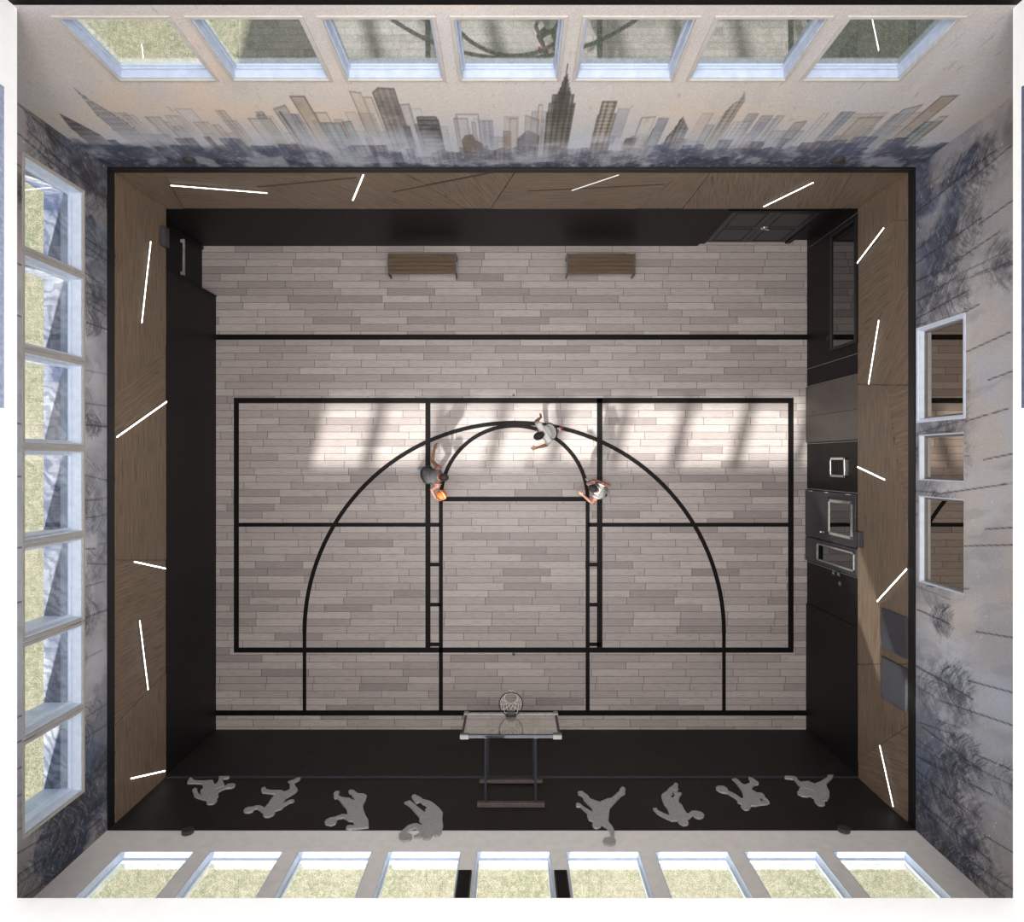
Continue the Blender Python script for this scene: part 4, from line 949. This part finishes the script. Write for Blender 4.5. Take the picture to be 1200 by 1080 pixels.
person('person', dict(id='b', front=(-.91, -.41, 0), face=(-.90, -.40, -.22), crown=(-.2, -.1, .97),
    skin=(156, 110, 78), hair=(26, 24, 25), hairlen=1.18, top=(212, 210, 210), trim=(206, 204, 204), shorts=(36, 36, 40), shoeL=(168, 44, 40), shoeR=(168, 44, 40), sole=(226, 224, 222), sock=(224, 222, 220), sleeve=.42,
    j=dict(pelvis=(.885, .67, .93), chest=(.745, .622, 1.22), neck=(.655, .59, 1.455), head=(.565, .535, 1.595), shL=(.80, .455, 1.37), shR=(.60, .785, 1.37),
           elL=(.765, .355, 1.12), wrL=(.565, .30, 1.02), elR=(.53, .87, 1.13), wrR=(.64, .975, .95),
           hipL=(.925, .58, .89), hipR=(.85, .765, .89), knL=(.95, .60, .48), anL=(1.14, .765, .11), knR=(.62, .70, .52), anR=(.80, .74, .095)),
    handL=((-.9, -.25, -.2), (.2, .5, -.8), -1, .5), handR=((.3, .5, -.75), (-.8, -.1, -.3), 1, .5), footL=(-.8, -.45, -.15), footR=(-.9, -.4, 0),
    label='player in a white shirt and red shoes, topmost of the three on court'))
person('person', dict(id='c', front=(-.9, .42, 0), face=(-.86, .46, -.2), crown=(-.18, .1, .97),
    skin=(132, 92, 74), hair=(40, 35, 34), top=(132, 129, 127), trim=(236, 234, 232), shorts=(104, 98, 96), shoeL=(34, 32, 34), shoeR=(176, 174, 172), sole=(214, 212, 210), sock=(220, 218, 216),
    j=dict(pelvis=(2.02, -.675, .92), chest=(1.93, -.655, 1.20), neck=(1.845, -.64, 1.44), head=(1.745, -.592, 1.575), shL=(1.83, -.815, 1.36), shR=(1.975, -.50, 1.36),
           elL=(1.785, -.925, 1.11), wrL=(1.585, -.76, 1.11), elR=(2.15, -.53, 1.18), wrR=(1.89, -.44, 1.20),
           hipL=(1.99, -.765, .88), hipR=(2.05, -.585, .88), knL=(1.98, -.79, .48), anL=(2.19, -.79, .105), knR=(1.78, -.52, .53), anR=(1.93, -.51, .095)),
    handL=((-.8, .55, .1), (.3, .4, -.8), -1, .4), handR=((-.95, .05, -.1), (-.1, -.7, -.6), 1, .45), footL=(-.9, .3, 0), footR=(-.9, .42, 0),
    label='player in a grey and white jersey with dark hair, rightmost on court'))
# ball
bc = Vector((-1.585, -.768, .93)); mb = MB(); ax = unit((.8, .55, -.35)); b_ = ax.orthogonal().normalized(); c_ = ax.cross(b_)
mb.ell(bc, (b_ * .119, c_ * .119, ax * .119), 48, 32); o = mb.build('basketball', None, None, True)
me = o.data; me.materials.append(plain('orange_rubber', (214, 98, 34), .6, 0, .06, 80, .2)); me.materials.append(plain('cream_rubber', (236, 214, 184), .6)); me.materials.append(plain('seam_black', (40, 30, 26), .7))
for p in me.polygons:
    q = (p.center - bc).normalized(); z = q.dot(ax)
    p.material_index = 1 if -.02 < z < .24 else (2 if abs(q.dot(b_)) < .03 and z < -.02 else 0)
meta(o, 'orange basketball with a cream stripe in the hand of the dark jersey player', 'ball')

# ------------------------------------------------------------------ light
sun = bpy.data.lights.new('sun', 'SUN'); sun.energy = 16.0; sun.angle = math.radians(2.2); sun.color = (1, .97, .92)
so = bpy.data.objects.new('sun', sun); COL.objects.link(so)
az, el = math.radians(14.2), math.radians(37.6)
d = Vector((math.sin(az) * math.cos(el), math.cos(az) * math.cos(el), -math.sin(el)))   # travels north and a little east
so.rotation_euler = d.to_track_quat('-Z', 'Y').to_euler(); so.location = (-8, -30, 25)
for x in (-1.6, 1.7):  # unseen fill lights added under the shaft lid to brighten the room
    for y in (-1.3, 1.5):
        a = bpy.data.lights.new('added_fill_light', 'AREA'); a.shape = 'RECTANGLE'; a.size = 2.6; a.size_y = 2.2; a.energy = 400; a.color = (1, .985, .965)
        o = bpy.data.objects.new('added_fill_light', a); COL.objects.link(o); o.location = (x, y, Z_TOP - .05)
w = bpy.data.worlds.new('sky'); SC.world = w; w.use_nodes = True
bg = w.node_tree.nodes['Background']; bg.inputs[0].default_value = (.72, .84, 1.0, 1); bg.inputs[1].default_value = 1.25

# ------------------------------------------------------------------ camera
cam = bpy.data.cameras.new('camera'); cam.lens = 24; cam.sensor_width = 36; cam.sensor_fit = 'HORIZONTAL'; cam.clip_start = .05
co = bpy.data.objects.new('camera', cam); COL.objects.link(co); co.location = (0, 0, H); co.rotation_euler = (0, 0, 0)
SC.camera = co
SC.view_settings.view_transform = 'Standard'; SC.view_settings.look = 'None'; SC.view_settings.exposure = 0; SC.view_settings.gamma = 1
SC.view_settings.use_curve_mapping = False
SC.cycles.max_bounces = 8; SC.cycles.transparent_max_bounces = 12; SC.cycles.use_denoising = True
